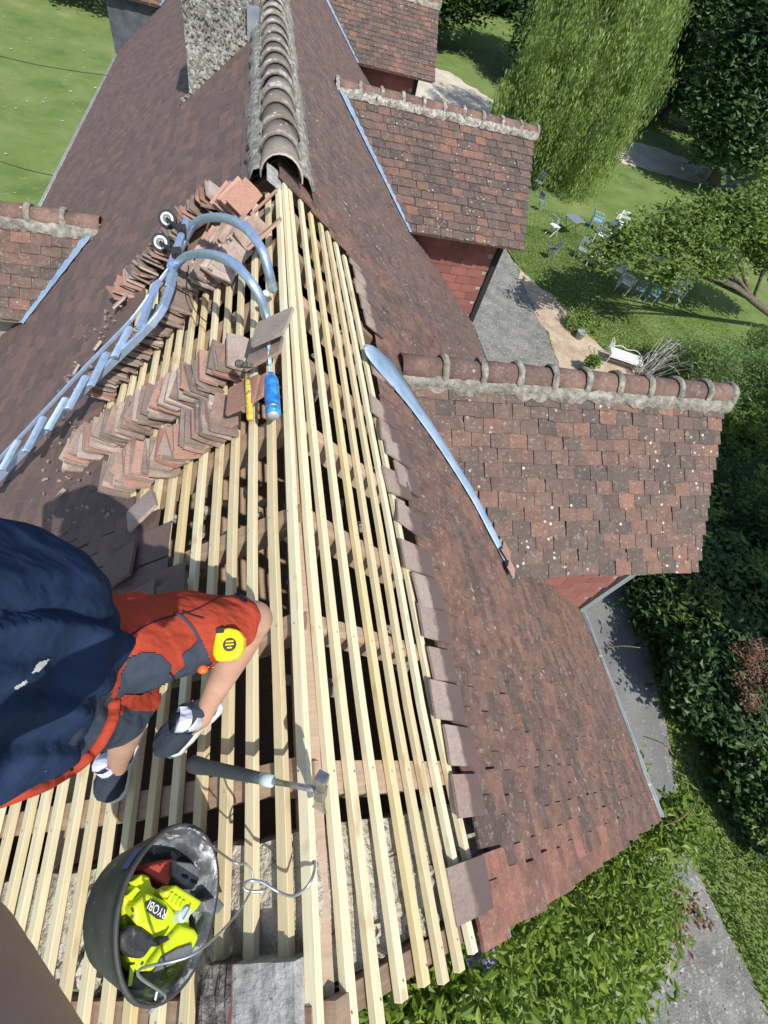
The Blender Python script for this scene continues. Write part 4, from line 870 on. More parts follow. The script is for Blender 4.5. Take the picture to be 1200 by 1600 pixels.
slab([(284, 1443), (306, 1450), (318, 1468), (300, 1486), (262, 1502), (236, 1520), (228, 1512), (256, 1474)], -0.070, -0.025, 'lime', 'handle', bv=.012)
slab([(276, 1482), (300, 1474), (302, 1484), (275, 1506), (240, 1520), (252, 1496)], -0.028, -0.019, 'tool_grey', 'handle_pad', bv=.003)
slab([(192, 1458), (206, 1444), (224, 1446), (246, 1464), (240, 1480), (226, 1500), (206, 1494), (190, 1484)], -0.050, 0.000, 'tool_black', 'grip_pad', bv=.012)
slab([(198, 1400), (214, 1384), (222, 1390), (206, 1408)], -0.050, -0.028, 'lime', 'cooling_rib', bv=.004); slab([(206, 1378), (222, 1366), (230, 1372), (214, 1386)], -0.050, -0.030, 'lime', 'cooling_rib', bv=.004)
lb = slab([(228, 1410), (240, 1405), (262, 1418), (257, 1438), (246, 1436), (231, 1424)], -0.004, 0.002, 'tool_black', 'label_plate', bv=.001)
kn = MB(); kc = inb(290, 1428, .01); lathe(kn, kc - bax * .03, bax, [(0, .018), (.025, .018), (.032, .014)], 20); kn.box(kc + bax * .004, (bx + by) * .010, (bx - by) * .002, bax * .004); rel(tool, kn.obj('dial_knob', M['collar']))
slab([(236, 1352), (272, 1342), (282, 1356), (268, 1372), (262, 1386), (240, 1372), (224, 1360)], -0.170, -0.070, 'red_plastic', 'battery_pack', bv=.005)
slab([(270, 1345), (300, 1348), (345, 1385), (350, 1398), (322, 1400), (284, 1382), (268, 1368)], -0.190, -0.060, 'tool_grey', 'base_plate', bv=.005)
for x, y in ((290, 1368), (304, 1376), (318, 1384), (332, 1391)): slab([(x - 5, y - 3), (x + 4, y - 1), (x + 5, y + 5), (x - 3, y + 3)], -0.065, -0.056, 'dark', 'slot', bv=.001)
slab([(318, 1408), (340, 1400), (352, 1414), (342, 1428), (322, 1424)], -0.090, 0.000, 'tool_grey', 'clamp_head', bv=.004)
slab([(204, 1508), (212, 1506), (206, 1540), (200, 1542)], -0.040, -0.036, 'lime', 'strap', bv=.001)
slab([(212, 1520), (262, 1512), (300, 1490), (306, 1500), (284, 1530), (250, 1552), (216, 1552), (200, 1540)], -0.170, -0.070, 'tool_grey', 'battery_shell', bv=.01)
def text_on(body_txt, c, xdir, ydir, size, mat, nm, par, ext=.0006):
    cu = bpy.data.curves.new(nm, 'FONT'); cu.body = body_txt; cu.size = size; cu.extrude = ext; cu.align_x = 'CENTER'; cu.align_y = 'CENTER'
    t = bpy.data.objects.new(nm, cu); COL.objects.link(t); dg = bpy.context.evaluated_depsgraph_get(); me = bpy.data.meshes.new_from_object(t.evaluated_get(dg)); bpy.data.objects.remove(t)
    me.materials.clear(); me.materials.append(M[mat]); o = put(nm, me); x = xdir / np.linalg.norm(xdir); z = np.cross(x, ydir); z /= np.linalg.norm(z); y_ = np.cross(z, x); o.matrix_world = fr(x, y_, z, c)
    bpy.context.view_layer.update(); return rel(par, o) if par.type == 'EMPTY' else relm(par, o)
def relm(par, o):
    mw = o.matrix_world.copy(); o.parent = par; bpy.context.view_layer.update(); o.matrix_parent_inverse = par.matrix_world.inverted(); o.matrix_world = mw; return o
for x, y in ((206, 1432), (250, 1392), (268, 1456), (222, 1505), (300, 1412)):
    mb = MB(); c = inb(x, y, -.002 if x != 222 else -.02); lathe(mb, c, bax, [(0, .0045), (.0015, .0042)], 10); rel(tool, mb.obj('screw', M['steel']))
slab([(238, 1472), (262, 1462), (266, 1468), (244, 1480)], -.06, -.012, 'rubber', 'trigger', bv=.002)
for k in range(4): slab([(268 + 6 * k, 1394 + 4 * k), (272 + 6 * k, 1396 + 4 * k), (266 + 6 * k, 1408 + 4 * k), (262 + 6 * k, 1406 + 4 * k)], -.01, .009, 'lime', 'vent_rib', bv=.001)
tc = inb(246, 1421, .0035); tx = inb(232, 1413, .0035) - inb(260, 1431, .0035)
tyd = np.cross(bax, tx); text_on('RYOBI', tc, tx, tyd, .024, 'white_paint', 'lettering', tool)

#@@PART3
# ---------------------------------------------------------------- person
def capsule(mb, p, q, r0, r1, n=16, squash=None):
    p, q = np.asarray(p, float), np.asarray(q, float); d = q - p; L = np.linalg.norm(d); d = d / L
    ref = np.asarray(squash[0], float) if squash else np.array([.31, .17, .93]); a = ref - d * (ref @ d); a /= np.linalg.norm(a); b = np.cross(d, a); k2 = squash[1] if squash else 1
    V = [p - d * r0]; 
    ringz = [(-r0 * math.cos(t), r0 * math.sin(t)) for t in (math.radians(25), math.radians(50), math.radians(75))] + [(L * t, r0 + (r1 - r0) * t) for t in (0, .25, .5, .75, 1)] + [(L + r1 * math.cos(t), r1 * math.sin(t)) for t in (math.radians(75), math.radians(50), math.radians(25))]
    for h, r in ringz: V += [p + d * h + r * (a * k2 * math.cos(2 * math.pi * k / n) + b * math.sin(2 * math.pi * k / n)) for k in range(n)]
    V.append(q + d * r1); m = len(ringz)
    F = [(0, 1 + (k + 1) % n, 1 + k) for k in range(n)] + [(1 + i * n + k, 1 + i * n + (k + 1) % n, 1 + (i + 1) * n + (k + 1) % n, 1 + (i + 1) * n + k) for i in range(m - 1) for k in range(n)] + [(1 + (m - 1) * n + k, 1 + (m - 1) * n + (k + 1) % n, 1 + m * n) for k in range(n)]
    mb.add(V, F)
def blob(name, caps, mats, voxel=.012, smooth=6, disp=None, pick=None):
    mb = MB()
    for c in caps: capsule(mb, c[0], c[1], c[2], c[3], squash=c[4] if len(c) > 4 else None)
    o = mb.obj(name, mats[0]); m = o.modifiers.new('r', 'REMESH'); m.mode = 'VOXEL'; m.voxel_size = voxel; m.use_smooth_shade = True
    m = o.modifiers.new('s', 'SMOOTH'); m.factor = .6; m.iterations = smooth
    dg = bpy.context.evaluated_depsgraph_get(); me = bpy.data.meshes.new_from_object(o.evaluated_get(dg)); me.name = name; bpy.data.objects.remove(o)
    n = len(me.vertices); co = np.empty(n * 3, np.float32); me.vertices.foreach_get('co', co); co = co.reshape(-1, 3)
    if disp:
        no = np.empty(n * 3, np.float32); me.vertices.foreach_get('normal', no); no = no.reshape(-1, 3); co = co + no * disp(co)[:, None]; me.vertices.foreach_set('co', co.ravel())
    me.materials.clear(); [me.materials.append(q) for q in mats]
    if pick:
        idx = np.array([pick(np.array(p.center)) for p in me.polygons], np.int32); me.polygons.foreach_set('material_index', idx)
    me.polygons.foreach_set('use_smooth', np.ones(len(me.polygons), bool)); me.update(); return put(name, me)
def px_of(p):
    z = p @ CF; return 600 + FPX * (p @ CR) / z, 800 + FPX * (p @ CD) / z
A3 = lambda *a: np.array(a, float)
hipL, hipR = A3(-.40, .37, -1.12), A3(-.46, .24, -1.12)
kneeL = along(396, 968, 1.60); ankL = Q(314, 1122, -.0) * .945
kneeR = A3(-.33, .35, -1.47); ankR = Q(182, 1203, 0) * .95
man = empty('person', (ankL + ankR) / 2 + A3(0, 0, -.12), 'man in navy t-shirt and red work shorts with one knee raised on the battens', 'person')
toeL, heelL = Q(262, 1172, .03), Q(346, 1096, .03); toeR, heelR = Q(176, 1250, .03), Q(208, 1160, .03)
shL, shR = A3(-.52, .33, -.50), A3(-.44, -.12, -.46); headc = A3(-.44, .04, -.16); neck = A3(-.46, .10, -.38)
elL, hdL = A3(-.82, .40, -.72), A3(-.80, .22, -.95)
elR = along(-120, 1540, .48); wrR = along(30, 1760, .36); hdR = along(150, 2100, .30)
caps = [(headc + A3(0, 0, .02), headc + A3(.02, .0, -.03), .095, .085), (headc + A3(.03, 0, -.06), headc + A3(.045, 0, -.09), .06, .045), (headc + A3(0, 0, -.05), neck, .058, .062),
        (headc + A3(.095, 0, -.02), headc + A3(.115, 0, -.04), .012, .016),                                # nose
        (headc + A3(-.01, .088, -.02), headc + A3(-.015, .092, -.05), .016, .010), (headc + A3(-.01, -.088, -.02), headc + A3(-.015, -.092, -.05), .016, .010),
        (neck, (shL + shR) / 2 + A3(.02, 0, -.06), .07, .11), (shL, shR, .07, .07), (A3(-.48, .13, -.56), A3(-.46, .26, -.90), .125, .115), (A3(-.44, .28, -.90), (hipL + hipR) / 2, .125, .11),
        (shL, elL, .055, .045), (elL, hdL, .042, .03), (shR, elR, .055, .045), (elR, wrR, .046, .032),
        (hipL, kneeL, .085, .062), (kneeL, lp(kneeL, ankL, .3) , .058, .055), (lp(kneeL, ankL, .3), lp(kneeL, ankL, .85), .055, .034), (lp(kneeL, ankL, .85), ankL, .034, .036),
        (hipR, kneeR, .085, .060), (kneeR, lp(kneeR, ankR, .3), .056, .054), (lp(kneeR, ankR, .3), lp(kneeR, ankR, .85), .054, .034), (lp(kneeR, ankR, .85), ankR, .034, .036),
        (ankL, lp(heelL, toeL, .2) + NL * .02, .034, .03), (ankL, lp(heelL, toeL, .8) + NL * .02, .034, .026), (ankR, lp(heelR, toeR, .2) + NL * .02, .034, .03), (ankR, lp(heelR, toeR, .8) + NL * .02, .034, .026)]
def hand(base, fd, side, up):            # palm, four fingers bent in two places, thumb
    caps.append((base, base + fd * .07, .028, .030, (up, .6)))
    caps.append((base + fd * .06 - side * .02, base + fd * .06 + side * .02, .016, .016))
    for i, L in enumerate((.062, .075, .07, .055)):
        o = base + fd * .075 + side * (.030 - .020 * i); k1 = o + (fd * .85 - up * .4) * L * .6; k2 = k1 + (fd * .3 - up * .95) * L * .5
        caps.append((o, k1, .0095, .0085)); caps.append((k1, k2, .0085, .007))
    t0 = base + fd * .02 + side * .028; t1 = t0 + (fd * .6 + side * .8) * .035; caps.append((t0, t1, .012, .010)); caps.append((t1, t1 + (fd * .9 - up * .4) * .028, .010, .008))
fd = (hdL - elL) / np.linalg.norm(hdL - elL); sd0 = np.cross(fd, A3(-1, 0, 0)); sd0 /= np.linalg.norm(sd0); hand(hdL, fd, sd0, np.cross(sd0, fd))
fd = (hdR - wrR) / np.linalg.norm(hdR - wrR); sd0 = np.cross(fd, A3(0, 0, 1)); sd0 /= np.linalg.norm(sd0); hand(wrR, fd, sd0, np.cross(sd0, fd))
rel(man, blob('body', caps, [M['skin']], .0075, 4))
# hair as a cap on the head
hb = MB(); V = []; F = []; n = 20
for i in range(9):
    a = math.radians(12 + i * 11)
    for k in range(n):
        t = 2 * math.pi * k / n; back = 1 if math.cos(t) < .55 else .0
        aa = min(a, math.radians(62)) if not back else a
        V.append(headc + A3(-.004, 0, .015) + .104 * A3(math.sin(aa) * math.cos(t), math.sin(aa) * math.sin(t), math.cos(aa)) * (1 + random.uniform(-.02, .03)))
F = [tuple(range(n))] + [(i * n + k, i * n + (k + 1) % n, (i + 1) * n + (k + 1) % n, (i + 1) * n + k) for i in range(8) for k in range(n)]
hb.add(V, F); rel(man, hb.obj('hair', M['hair'], None, True))
for sgn in (-1, 1):
    mb = MB(); lump(mb, headc + A3(.082, .032 * sgn, .005), (.008, .012, .008), (XV, YV, UP), 0, 10, 6, 0); rel(man, mb.obj('eye', M['white_paint'], None, True))
mb = MB(); mb.tube([headc + A3(.088, -.022, -.075), headc + A3(.096, 0, -.077), headc + A3(.088, .022, -.075)], .005, 8); rel(man, mb.obj('mouth', M['cheek'], None, True))
def wr_noise(co, sc, amp, ph=0.):
    x, y, z = co[:, 0] * sc, co[:, 1] * sc, co[:, 2] * sc
    return amp * (np.sin(x * 1.3 + 2.1 * np.sin(y * .9 + ph)) * .5 + np.sin(y * 1.9 - z * 1.1 + ph) * .35 + np.sin(z * 2.3 + x * 1.7 + 1.3 * np.sin(y * 2 + ph)) * .3)
sq = (A3(.3, 1, 0), 1.15)
def folds(c):
    q = px_arr(c); u = q[:, 1] + q[:, 0] * -.06 + 14 * np.sin(q[:, 0] / 55.) ; o = wr_noise(c, 17, .004) + wr_noise(c, 40, .0015, 1.)
    for y0, wd, am in ((905, 16, .008), (962, 11, -.016), (982, 16, .012), (1035, 20, -.008), (1092, 13, -.012), (1115, 18, .010), (1165, 14, -.007), (1190, 14, .006), (850, 14, -.006)): o = o + am * np.exp(-((u - y0) / wd) ** 2)
    return o
def px_arr(c):
    z = np.maximum(c @ CF, .05); return np.stack([600 + FPX * (c @ CR) / z, 800 + FPX * (c @ CD) / z], 1)
shirt = blob('tshirt', [(neck + A3(0, 0, -.03), A3(-.46, .13, -.56), .09, .16), (shL, shR, .085, .085), (shL, lp(shL, elL, .6), .082, .078), (shR, lp(shR, elR, .5), .08, .072),
        (A3(-.48, .17, -.52), A3(-.415, .335, -.86), .170, .158, sq), (A3(-.415, .335, -.86), A3(-.405, .32, -.97), .158, .150, sq), (A3(-.50, .10, -.56), A3(-.475, .205, -.93), .16, .135), (A3(-.475, .205, -.93), A3(-.45, .22, -1.0), .135, .125),
        (A3(-.39, .30, -.90), A3(-.37, .34, -1.02), .150, .125), (A3(-.46, .205, -.95), A3(-.44, .225, -1.09), .137, .125)],
        [M['navy']], .011, 8, folds)
rel(man, shirt)
# work shorts: raised leg, other leg, seat; panels by place on the cloth
axL = kneeL - hipL; axL = axL / np.linalg.norm(axL); hemL = lp(hipL, kneeL, .93)
def pickS(c):
    x, y = px_of(c); t = (c - hipL) @ axL
    if x < 322 and y > 1118 - (x - 185) * .74: return 1
    if x < 175 and y > 1065: return 0 if y > 1150 + (118 - x) * .66 - 70 and False else 1
    return 0
shorts = blob('work_shorts', [(hipL + A3(-.02, 0, .06), hipR + A3(0, 0, .06), .155, .145), (hipL, lp(hipL, kneeL, .5), .125, .112), (lp(hipL, kneeL, .5), lp(hipL, kneeL, .84), .112, .086), (hipR, lp(hipR, kneeR, .82), .125, .10)],
        [M['red_cloth'], M['grey_cloth']], .009, 7, lambda c: wr_noise(c, 26, .005) + wr_noise(c, 60, .002, 2.), pickS)
rel(man, shorts)
# pieces sewn on the shorts follow the cloth by ray casting from above
bpy.context.view_layer.update()
from mathutils.bvhtree import BVHTree
def bvh(o): me = o.data; mw = o.matrix_world; return BVHTree.FromPolygons([mw @ v.co for v in me.vertices], [tuple(p.vertices) for p in me.polygons])
BS = bvh(shorts); BSH = bvh(shirt)
def hit(bv, px, py, off=.003):
    v = Vector(ray(px, py)).normalized(); h, nrm, i, d = bv.ray_cast(Vector((0, 0, 0)), v)
    if h is None: return None
    if nrm.dot(v) > 0: nrm = -nrm
    return np.array(h + nrm * off)
def patch_on(bv, poly, mat, nm, off=.003, step=5, par=None):
    xs = [p[0] for p in poly]; ys = [p[1] for p in poly]
    def inside(x, y):
        c = False; j = len(poly) - 1
        for i in range(len(poly)):
            (xi, yi), (xj, yj) = poly[i], poly[j]
            if (yi > y) != (yj > y) and x < (xj - xi) * (y - yi) / (yj - yi) + xi: c = not c
            j = i
        return c
    V = {}; F = []; vl = []
    def vid(x, y):
        if (x, y) not in V:
            h = hit(bv, x, y, off); V[(x, y)] = None if h is None else len(vl)
            if h is not None: vl.append(h)
        return V[(x, y)]
    nx, ny = int((max(xs) - min(xs)) / step) + 2, int((max(ys) - min(ys)) / step) + 2
    for i in range(nx):
        for j in range(ny):
            x, y = min(xs) + i * step, min(ys) + j * step
            if inside(x + step / 2, y + step / 2):
                q = [vid(x, y), vid(x, y + step), vid(x + step, y + step), vid(x + step, y)]
                if None not in q: F.append(q)
    if F: return rel(par or man, mesh(nm, vl, F, M[mat], None, True))
patch_on(BS, [(197, 1030), (222, 1020), (250, 1022), (265, 1040), (262, 1078), (248, 1100), (222, 1112), (188, 1108), (182, 1085), (186, 1055)], 'grey_cloth', 'pocket', .005, 3)
patch_on(BS, [(190, 1082), (258, 1078), (252, 1096), (238, 1110), (195, 1110), (184, 1096)], 'red_cloth', 'pocket_panel', .008, 3)
patch_on(BS, [(282, 1024), (312, 998), (330, 1036), (316, 1052), (300, 1060), (288, 1042)], 'grey_cloth', 'tool_pocket', .005, 3)
patch_on(BS, [(358, 926), (364, 923), (387, 939), (382, 944)], 'black_cloth', 'patch_label', .004, 2)
patch_on(BSH, [(48, 1052), (58, 1036), (76, 1030), (70, 1040), (58, 1050)], 'white_paint', 'paint_smear', .0012, 2); patch_on(BSH, [(20, 1074), (40, 1062), (42, 1066), (26, 1076)], 'white_paint', 'paint_smear', .0012, 2)
def seam(bv, pts, mat, nm, r=.0028, off=.004):
    P = [hit(bv, x, y, off) for x, y in smoothpath([A3(*p) for p in pts], 5)]; P = [p for p in P if p is not None]
    if len(P) > 2: rel(man, MB().tube(P, r, 6).obj(nm, M[mat], None, True))
seam(BS, [(185, 1010), (215, 985), (250, 968), (300, 955), (330, 940), (352, 928)], 'black_cloth', 'seam', .0016, .001)
seam(BS, [(272, 958), (288, 968), (306, 990), (316, 1020), (318, 1045)], 'grey_cloth', 'seam', .004, .002)
seam(BS, [(284, 955), (300, 962), (318, 966)], 'black_cloth', 'seam', .002, .002)
seam(BS, [(175, 1095), (170, 1130), (145, 1170), (100, 1205), (50, 1228), (0, 1245)], 'red_cloth', 'waistband', .015, .004)
seam(BS, [(264, 1050), (272, 1062), (282, 1080)], 'black_cloth', 'zip', .0022, .004)
# shoes and socks
def shoe(heel, toe, ank, nm='shoe'):
    d = toe - heel; L = np.linalg.norm(d); d /= L; up = NL - d * (NL @ d); up = A3(-.3, 0, .95) - d * (A3(-.3, 0, .95) @ d); up /= np.linalg.norm(up); s = np.cross(up, d)
    out = [(0, .026), (.06, .036), (.2, .039), (.4, .036), (.6, .046), (.78, .05), (.92, .038), (1, .016)]
    outline = [(t, w_) for t, w_ in out] + [(t, -w_) for t, w_ in out[::-1]]
    def layers(ls, mat, name):
        mb = MB(); V = []; n = len(outline)
        for h, k, sh in ls:
            for t, w_ in outline: V.append(heel + d * ((t - .5) * k + .5 + sh) * L + s * w_ * k + up * h * (1 + .25 * max(0, t - .85)))
        mb.add(V, [(i * n + a, i * n + (a + 1) % n, (i + 1) * n + (a + 1) % n, (i + 1) * n + a) for i in range(len(ls) - 1) for a in range(n)] + [tuple(range(n))[::-1], tuple(len(V) - n + a for a in range(n))])
        o = mb.obj(name, M[mat], None, True); m = o.modifiers.new('b', 'BEVEL'); m.width = .003; m.segments = 2; m.limit_method = 'ANGLE'; m.angle_limit = math.radians(50); return o
    sole = layers([(0, .97, 0), (.008, 1.05, 0), (.020, 1.05, 0), (.028, 1.0, 0)], 'shoe_sole', 'shoe_sole'); rel(man, sole)
    up_o = layers([(.024, .95, 0), (.045, .99, 0), (.066, .96, -.01), (.088, .80, -.05), (.096, .6, -.12)], 'shoe_dark', 'shoe_upper'); rel(man, up_o)
    a0 = heel + d * L * .30 + up * .055
    rel(man, ovaltube(MB(), [a0, a0 + up * .035, a0 + up * .052], [.046, .044, .045], [.066, .060, .060], d).obj('shoe_collar', M['shoe_dark'], None, True))
    rel(man, ovaltube(MB(), [a0 + up * .035, a0 + up * .07, lp(a0 + up * .06, ank + up * .01, .9)], [.036, .038, .040], [.044, .042, .041], d).obj('sock', M['sock'], None, True))
    for i in range(4):
        c = heel + d * L * (.40 + .10 * i) + up * (.080 - .006 * i); mb = MB(); mb.tube([c - s * .026, c + up * .007, c + s * .026], .0035, 6); rel(man, mb.obj('lace', M['shoe_sole'], None, True))
    for sg in (-1, 1):
        V = [heel + d * L * t + s * sg * w_ + up * h for t, w_, h in ((.30, .0395, .034), (.42, .0385, .034), (.50, .034, .062), (.40, .034, .064))]
        rel(man, mesh('shoe_stripe', V + [v - s * sg * .004 for v in V], [(0, 1, 2, 3), (0, 1, 5, 4), (1, 2, 6, 5), (2, 3, 7, 6), (3, 0, 4, 7)], M['shoe_sole']))
shoe(heelL, toeL, ankL); shoe(heelR, toeR, ankR)
# tape measure resting on the thigh
tm = hit(BS, 350, 1002, .022); tmn = A3(-.12, -.25, .95); tmn /= np.linalg.norm(tmn); ax_ = ray(352, 1030) - ray(350, 975); ax_ -= tmn * (ax_ @ tmn); ax_ /= np.linalg.norm(ax_); bx_ = np.cross(ax_, tmn)
tape = empty('tape_measure', tm, 'yellow tape measure with a black round label resting on the red thigh of the shorts', 'tape measure')
out = [(-.034, -.028), (-.036, .0), (-.030, .022), (-.012, .033), (.012, .033), (.030, .024), (.037, .004), (.036, -.026), (.020, -.034), (-.02, -.034)]
kt = 1.15; mb = MB(); n_ = len(out); mb.add([tm + kt * (ax_ * x - bx_ * y) + tmn * h for h in (-.03, .03) for x, y in out], [tuple(range(n_))[::-1], tuple(n_ + i for i in range(n_))] + [(i, (i + 1) % n_, n_ + (i + 1) % n_, n_ + i) for i in range(n_)])
o = mb.obj('case', M['yellow']); bm = bmesh.new(); bm.from_mesh(o.data); bmesh.ops.recalc_face_normals(bm, faces=bm.faces); bm.to_mesh(o.data); bm.free(); bevel(o, .009, 4, 40); rel(tape, o); tc_ = o
mb = MB(); lathe(mb, tm + tmn * .0295 - bx_ * .004 + ax_ * .002, tmn, [(0, .0175), (.0015, .0172)], 24); rel(tape, mb.obj('round_label', M['tool_black']))
mb = MB(); mb.box(tm - ax_ * .036 + bx_ * .022 + tmn * .008, ax_ * .008, bx_ * .012, tmn * .024); rel(tape, bevel(mb.obj('lock_button', M['rubber']), .003, 2))
for i, ww in enumerate((.012, .013, .008)): mb = MB(); mb.box(tm + tmn * .0315 + ax_ * (.002 + (i - 1) * .008) - bx_ * .004, ax_ * .0018, bx_ * ww * .8, tmn * .0004); rel(tape, mb.obj('label_print', M['yellow']))
# orange pencil cap and tag in the pocket
pc = hit(BS, 322, 1046, .012)
if pc is None: pc = hit(BS, 316, 1040, .012)
pen = empty('marker', pc, 'orange marker with its clip tag sticking out of the thigh pocket', 'marker')
rel(pen, lathe(MB(), pc - tmn * .01, tmn + bx_ * .3, [(0, .010), (.014, .012), (.022, .011), (.026, .006)], 14).obj('cap', M['orange'], None, True))
mb = MB(); q = [hit(BS, x, y, .008) for x, y in ((326, 1046), (338, 1050), (343, 1060), (334, 1058))]
fall = pc; q = [p if p is not None and np.linalg.norm(p - pc) < .12 else fall + A3(.01 * i, .005 * (i % 2), .004) for i, p in enumerate(q)]
mb.add(q + [p - tmn * .003 for p in q], [(0, 1, 2, 3), (0, 4, 5, 1), (1, 5, 6, 2), (2, 6, 7, 3), (3, 7, 4, 0), (7, 6, 5, 4)]); rel(pen, mb.obj('clip', M['orange']))

#@@PART4
# ---------------------------------------------------------------- plants
def leaves(name, blobs, n, size, mat, parent=None, clump=.5, droop=0., flat_=.3, shell=.55, aspect=.5, per=40, keep=None):
    """leaf sized faces gathered in clumps spread through ellipsoids; blobs = (centre, radii)"""
    vol = np.array([np.prod(b[1]) ** (2 / 3) for b in blobs]); share = vol / vol.sum(); VV = []; TT = []
    for (c, r), s_ in zip(blobs, share):
        nc = max(3, int(n * s_ / per)); d = rng.normal(size=(nc, 3)); d /= np.linalg.norm(d, axis=1)[:, None]
        cc = np.array(c) + d * (shell + (1 - shell) * rng.random((nc, 1)) ** .5) * np.array(r); ct = rng.random(nc)
        k = rng.integers(0, nc, int(n * s_)); m = len(k); off = rng.normal(size=(m, 3)) * clump * .45
        if droop: off[:, 2] = -np.abs(rng.normal(size=m)) * clump * droop; off[:, :2] *= .35
        p = cc[k] + off; a = rng.normal(size=(m, 3)); a[:, 2] *= flat_
        if droop: a = a * .35; a[:, 2] -= 1
        a /= np.linalg.norm(a, axis=1)[:, None]; b = np.cross(a, rng.normal(size=(m, 3)) * np.array([.6, .6, 1]) + (np.array([0, 0, 1.5]) if not droop else 0)); b /= np.linalg.norm(b, axis=1)[:, None] + 1e-9
        b = b if droop else np.cross(b, a) * .35 + b; sz = size * (.6 + .8 * rng.random((m, 1)))
        nrm = np.cross(a, b) * sz * (.22 if not droop else .1); q = np.stack([p - a * sz, p + b * sz * aspect - a * sz * .12 + nrm, p + a * sz - nrm * .8, p - b * sz * aspect - a * sz * .12 + nrm], 1)
        if keep is not None: ok = keep(p); q = q[ok]; k = k[ok]; m = len(k)
        VV.append(q.reshape(-1, 3)); TT.append(np.clip((.7 if droop else .55) * ct[k] + (.3 if droop else .45) * rng.random(m), 0, 1))
    V = np.concatenate(VV); T = np.concatenate(TT); return npmesh(name, V, np.arange(len(V)).reshape(-1, 4), mat, parent, T)
def limbs(base, tops, r, mat, root, nm='trunk'):
    base = np.array(base, float); c = sum(np.array(t) for t in tops) / len(tops); fork = base + (c - base) * .45 + A3(random.uniform(-.2, .2), random.uniform(-.2, .2), 0)
    mb = MB(); P = smoothpath([base, lp(base, fork, .5) + A3(random.uniform(-.1, .1), random.uniform(-.1, .1), 0), fork, lp(fork, c, .5)], 4); mb.tube(P, [r * (1.15 - .6 * i / len(P)) for i in range(len(P))], 9); root_ = rel(root, mb.obj(nm, mat, None, True))
    for t in tops:
        P = smoothpath([fork, lp(fork, np.array(t), .5) + A3(random.uniform(-.3, .3), random.uniform(-.3, .3), random.uniform(0, .3)), np.array(t, float)], 4)
        rel(root, MB().tube(P, [r * (.5 - .42 * i / len(P)) for i in range(len(P))], 6).obj('limb', mat, None, True))
def tree(label, base, blobs, n, size, lm, bark='bark', r=.2, name='tree', cat='tree', group=None, **kw):
    root = empty(name, base, label, cat, group); limbs(base, [b[0] for b in blobs][:7], r, M[bark], root); rel(root, leaves('crown', blobs, n, size, M[lm], None, **kw)); return root
def B(x, y, z, *r): return ((x, y, z), r if len(r) == 3 else (r[0],) * 3)
tree('pale green weeping birch with hanging strands beyond the second dormer', (15.4, 29.2, GZ),
     [B(15.23, 29.00, -2.50, 3.36, 3.60, 3.20), B(13.77, 27.50, -4.60, 2.18, 2.34, 2.20), B(17.21, 29.00, -4.00, 2.35, 2.52, 2.60), B(15.83, 26.80, -5.60, 2.18, 1.80, 1.80), B(12.39, 28.20, -5.60, 1.34, 1.44, 1.20), B(15.23, 31.00, 0.40, 2.86, 3.06, 2.60), B(17.81, 31.00, -1.50, 2.35, 2.34, 2.60)],
     100000, .105, 'leaf_birch', 'birch_bark', .22, 'birch_tree', clump=1.0, droop=1.5, aspect=.28, per=130, shell=.35)
G_ = 'large dark trees beyond the lawn'
for i, (lab, x, y, bl, lm) in enumerate([
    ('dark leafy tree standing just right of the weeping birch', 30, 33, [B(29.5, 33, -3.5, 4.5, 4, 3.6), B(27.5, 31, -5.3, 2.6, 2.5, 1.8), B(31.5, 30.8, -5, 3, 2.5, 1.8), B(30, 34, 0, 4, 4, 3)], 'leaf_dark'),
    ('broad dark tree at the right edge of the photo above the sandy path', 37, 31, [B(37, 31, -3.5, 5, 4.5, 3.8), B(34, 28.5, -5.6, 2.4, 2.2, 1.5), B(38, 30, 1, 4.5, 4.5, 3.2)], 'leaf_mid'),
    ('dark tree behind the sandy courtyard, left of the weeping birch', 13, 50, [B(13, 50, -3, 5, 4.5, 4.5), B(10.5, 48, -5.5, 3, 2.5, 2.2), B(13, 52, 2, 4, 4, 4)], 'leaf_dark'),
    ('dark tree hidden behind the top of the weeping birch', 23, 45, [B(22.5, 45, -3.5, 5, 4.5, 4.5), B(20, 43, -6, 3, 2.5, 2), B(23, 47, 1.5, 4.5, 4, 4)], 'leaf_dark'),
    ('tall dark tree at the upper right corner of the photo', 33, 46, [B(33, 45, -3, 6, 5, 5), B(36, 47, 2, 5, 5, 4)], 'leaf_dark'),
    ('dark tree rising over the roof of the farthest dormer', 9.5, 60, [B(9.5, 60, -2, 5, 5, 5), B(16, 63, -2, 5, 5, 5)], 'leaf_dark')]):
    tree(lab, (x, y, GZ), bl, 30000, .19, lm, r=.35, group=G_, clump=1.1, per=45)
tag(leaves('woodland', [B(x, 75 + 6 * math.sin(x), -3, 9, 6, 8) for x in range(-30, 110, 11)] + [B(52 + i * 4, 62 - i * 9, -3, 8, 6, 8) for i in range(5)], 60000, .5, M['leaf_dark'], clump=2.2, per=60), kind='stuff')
tree('dark tree throwing shade on the lawn at the upper left corner', (-12.5, 39.5, GZ), [B(-12.5, 39, -5, 4.4, 3, 3), B(-8.6, 38.2, -6.8, 2.6, 1.6, 1.5), B(-15.5, 38, -6.2, 3.5, 2.4, 2.2), B(-12, 41, -1.5, 5, 4, 3)], 22000, .17, 'leaf_dark', r=.3, group=G_, clump=.9)
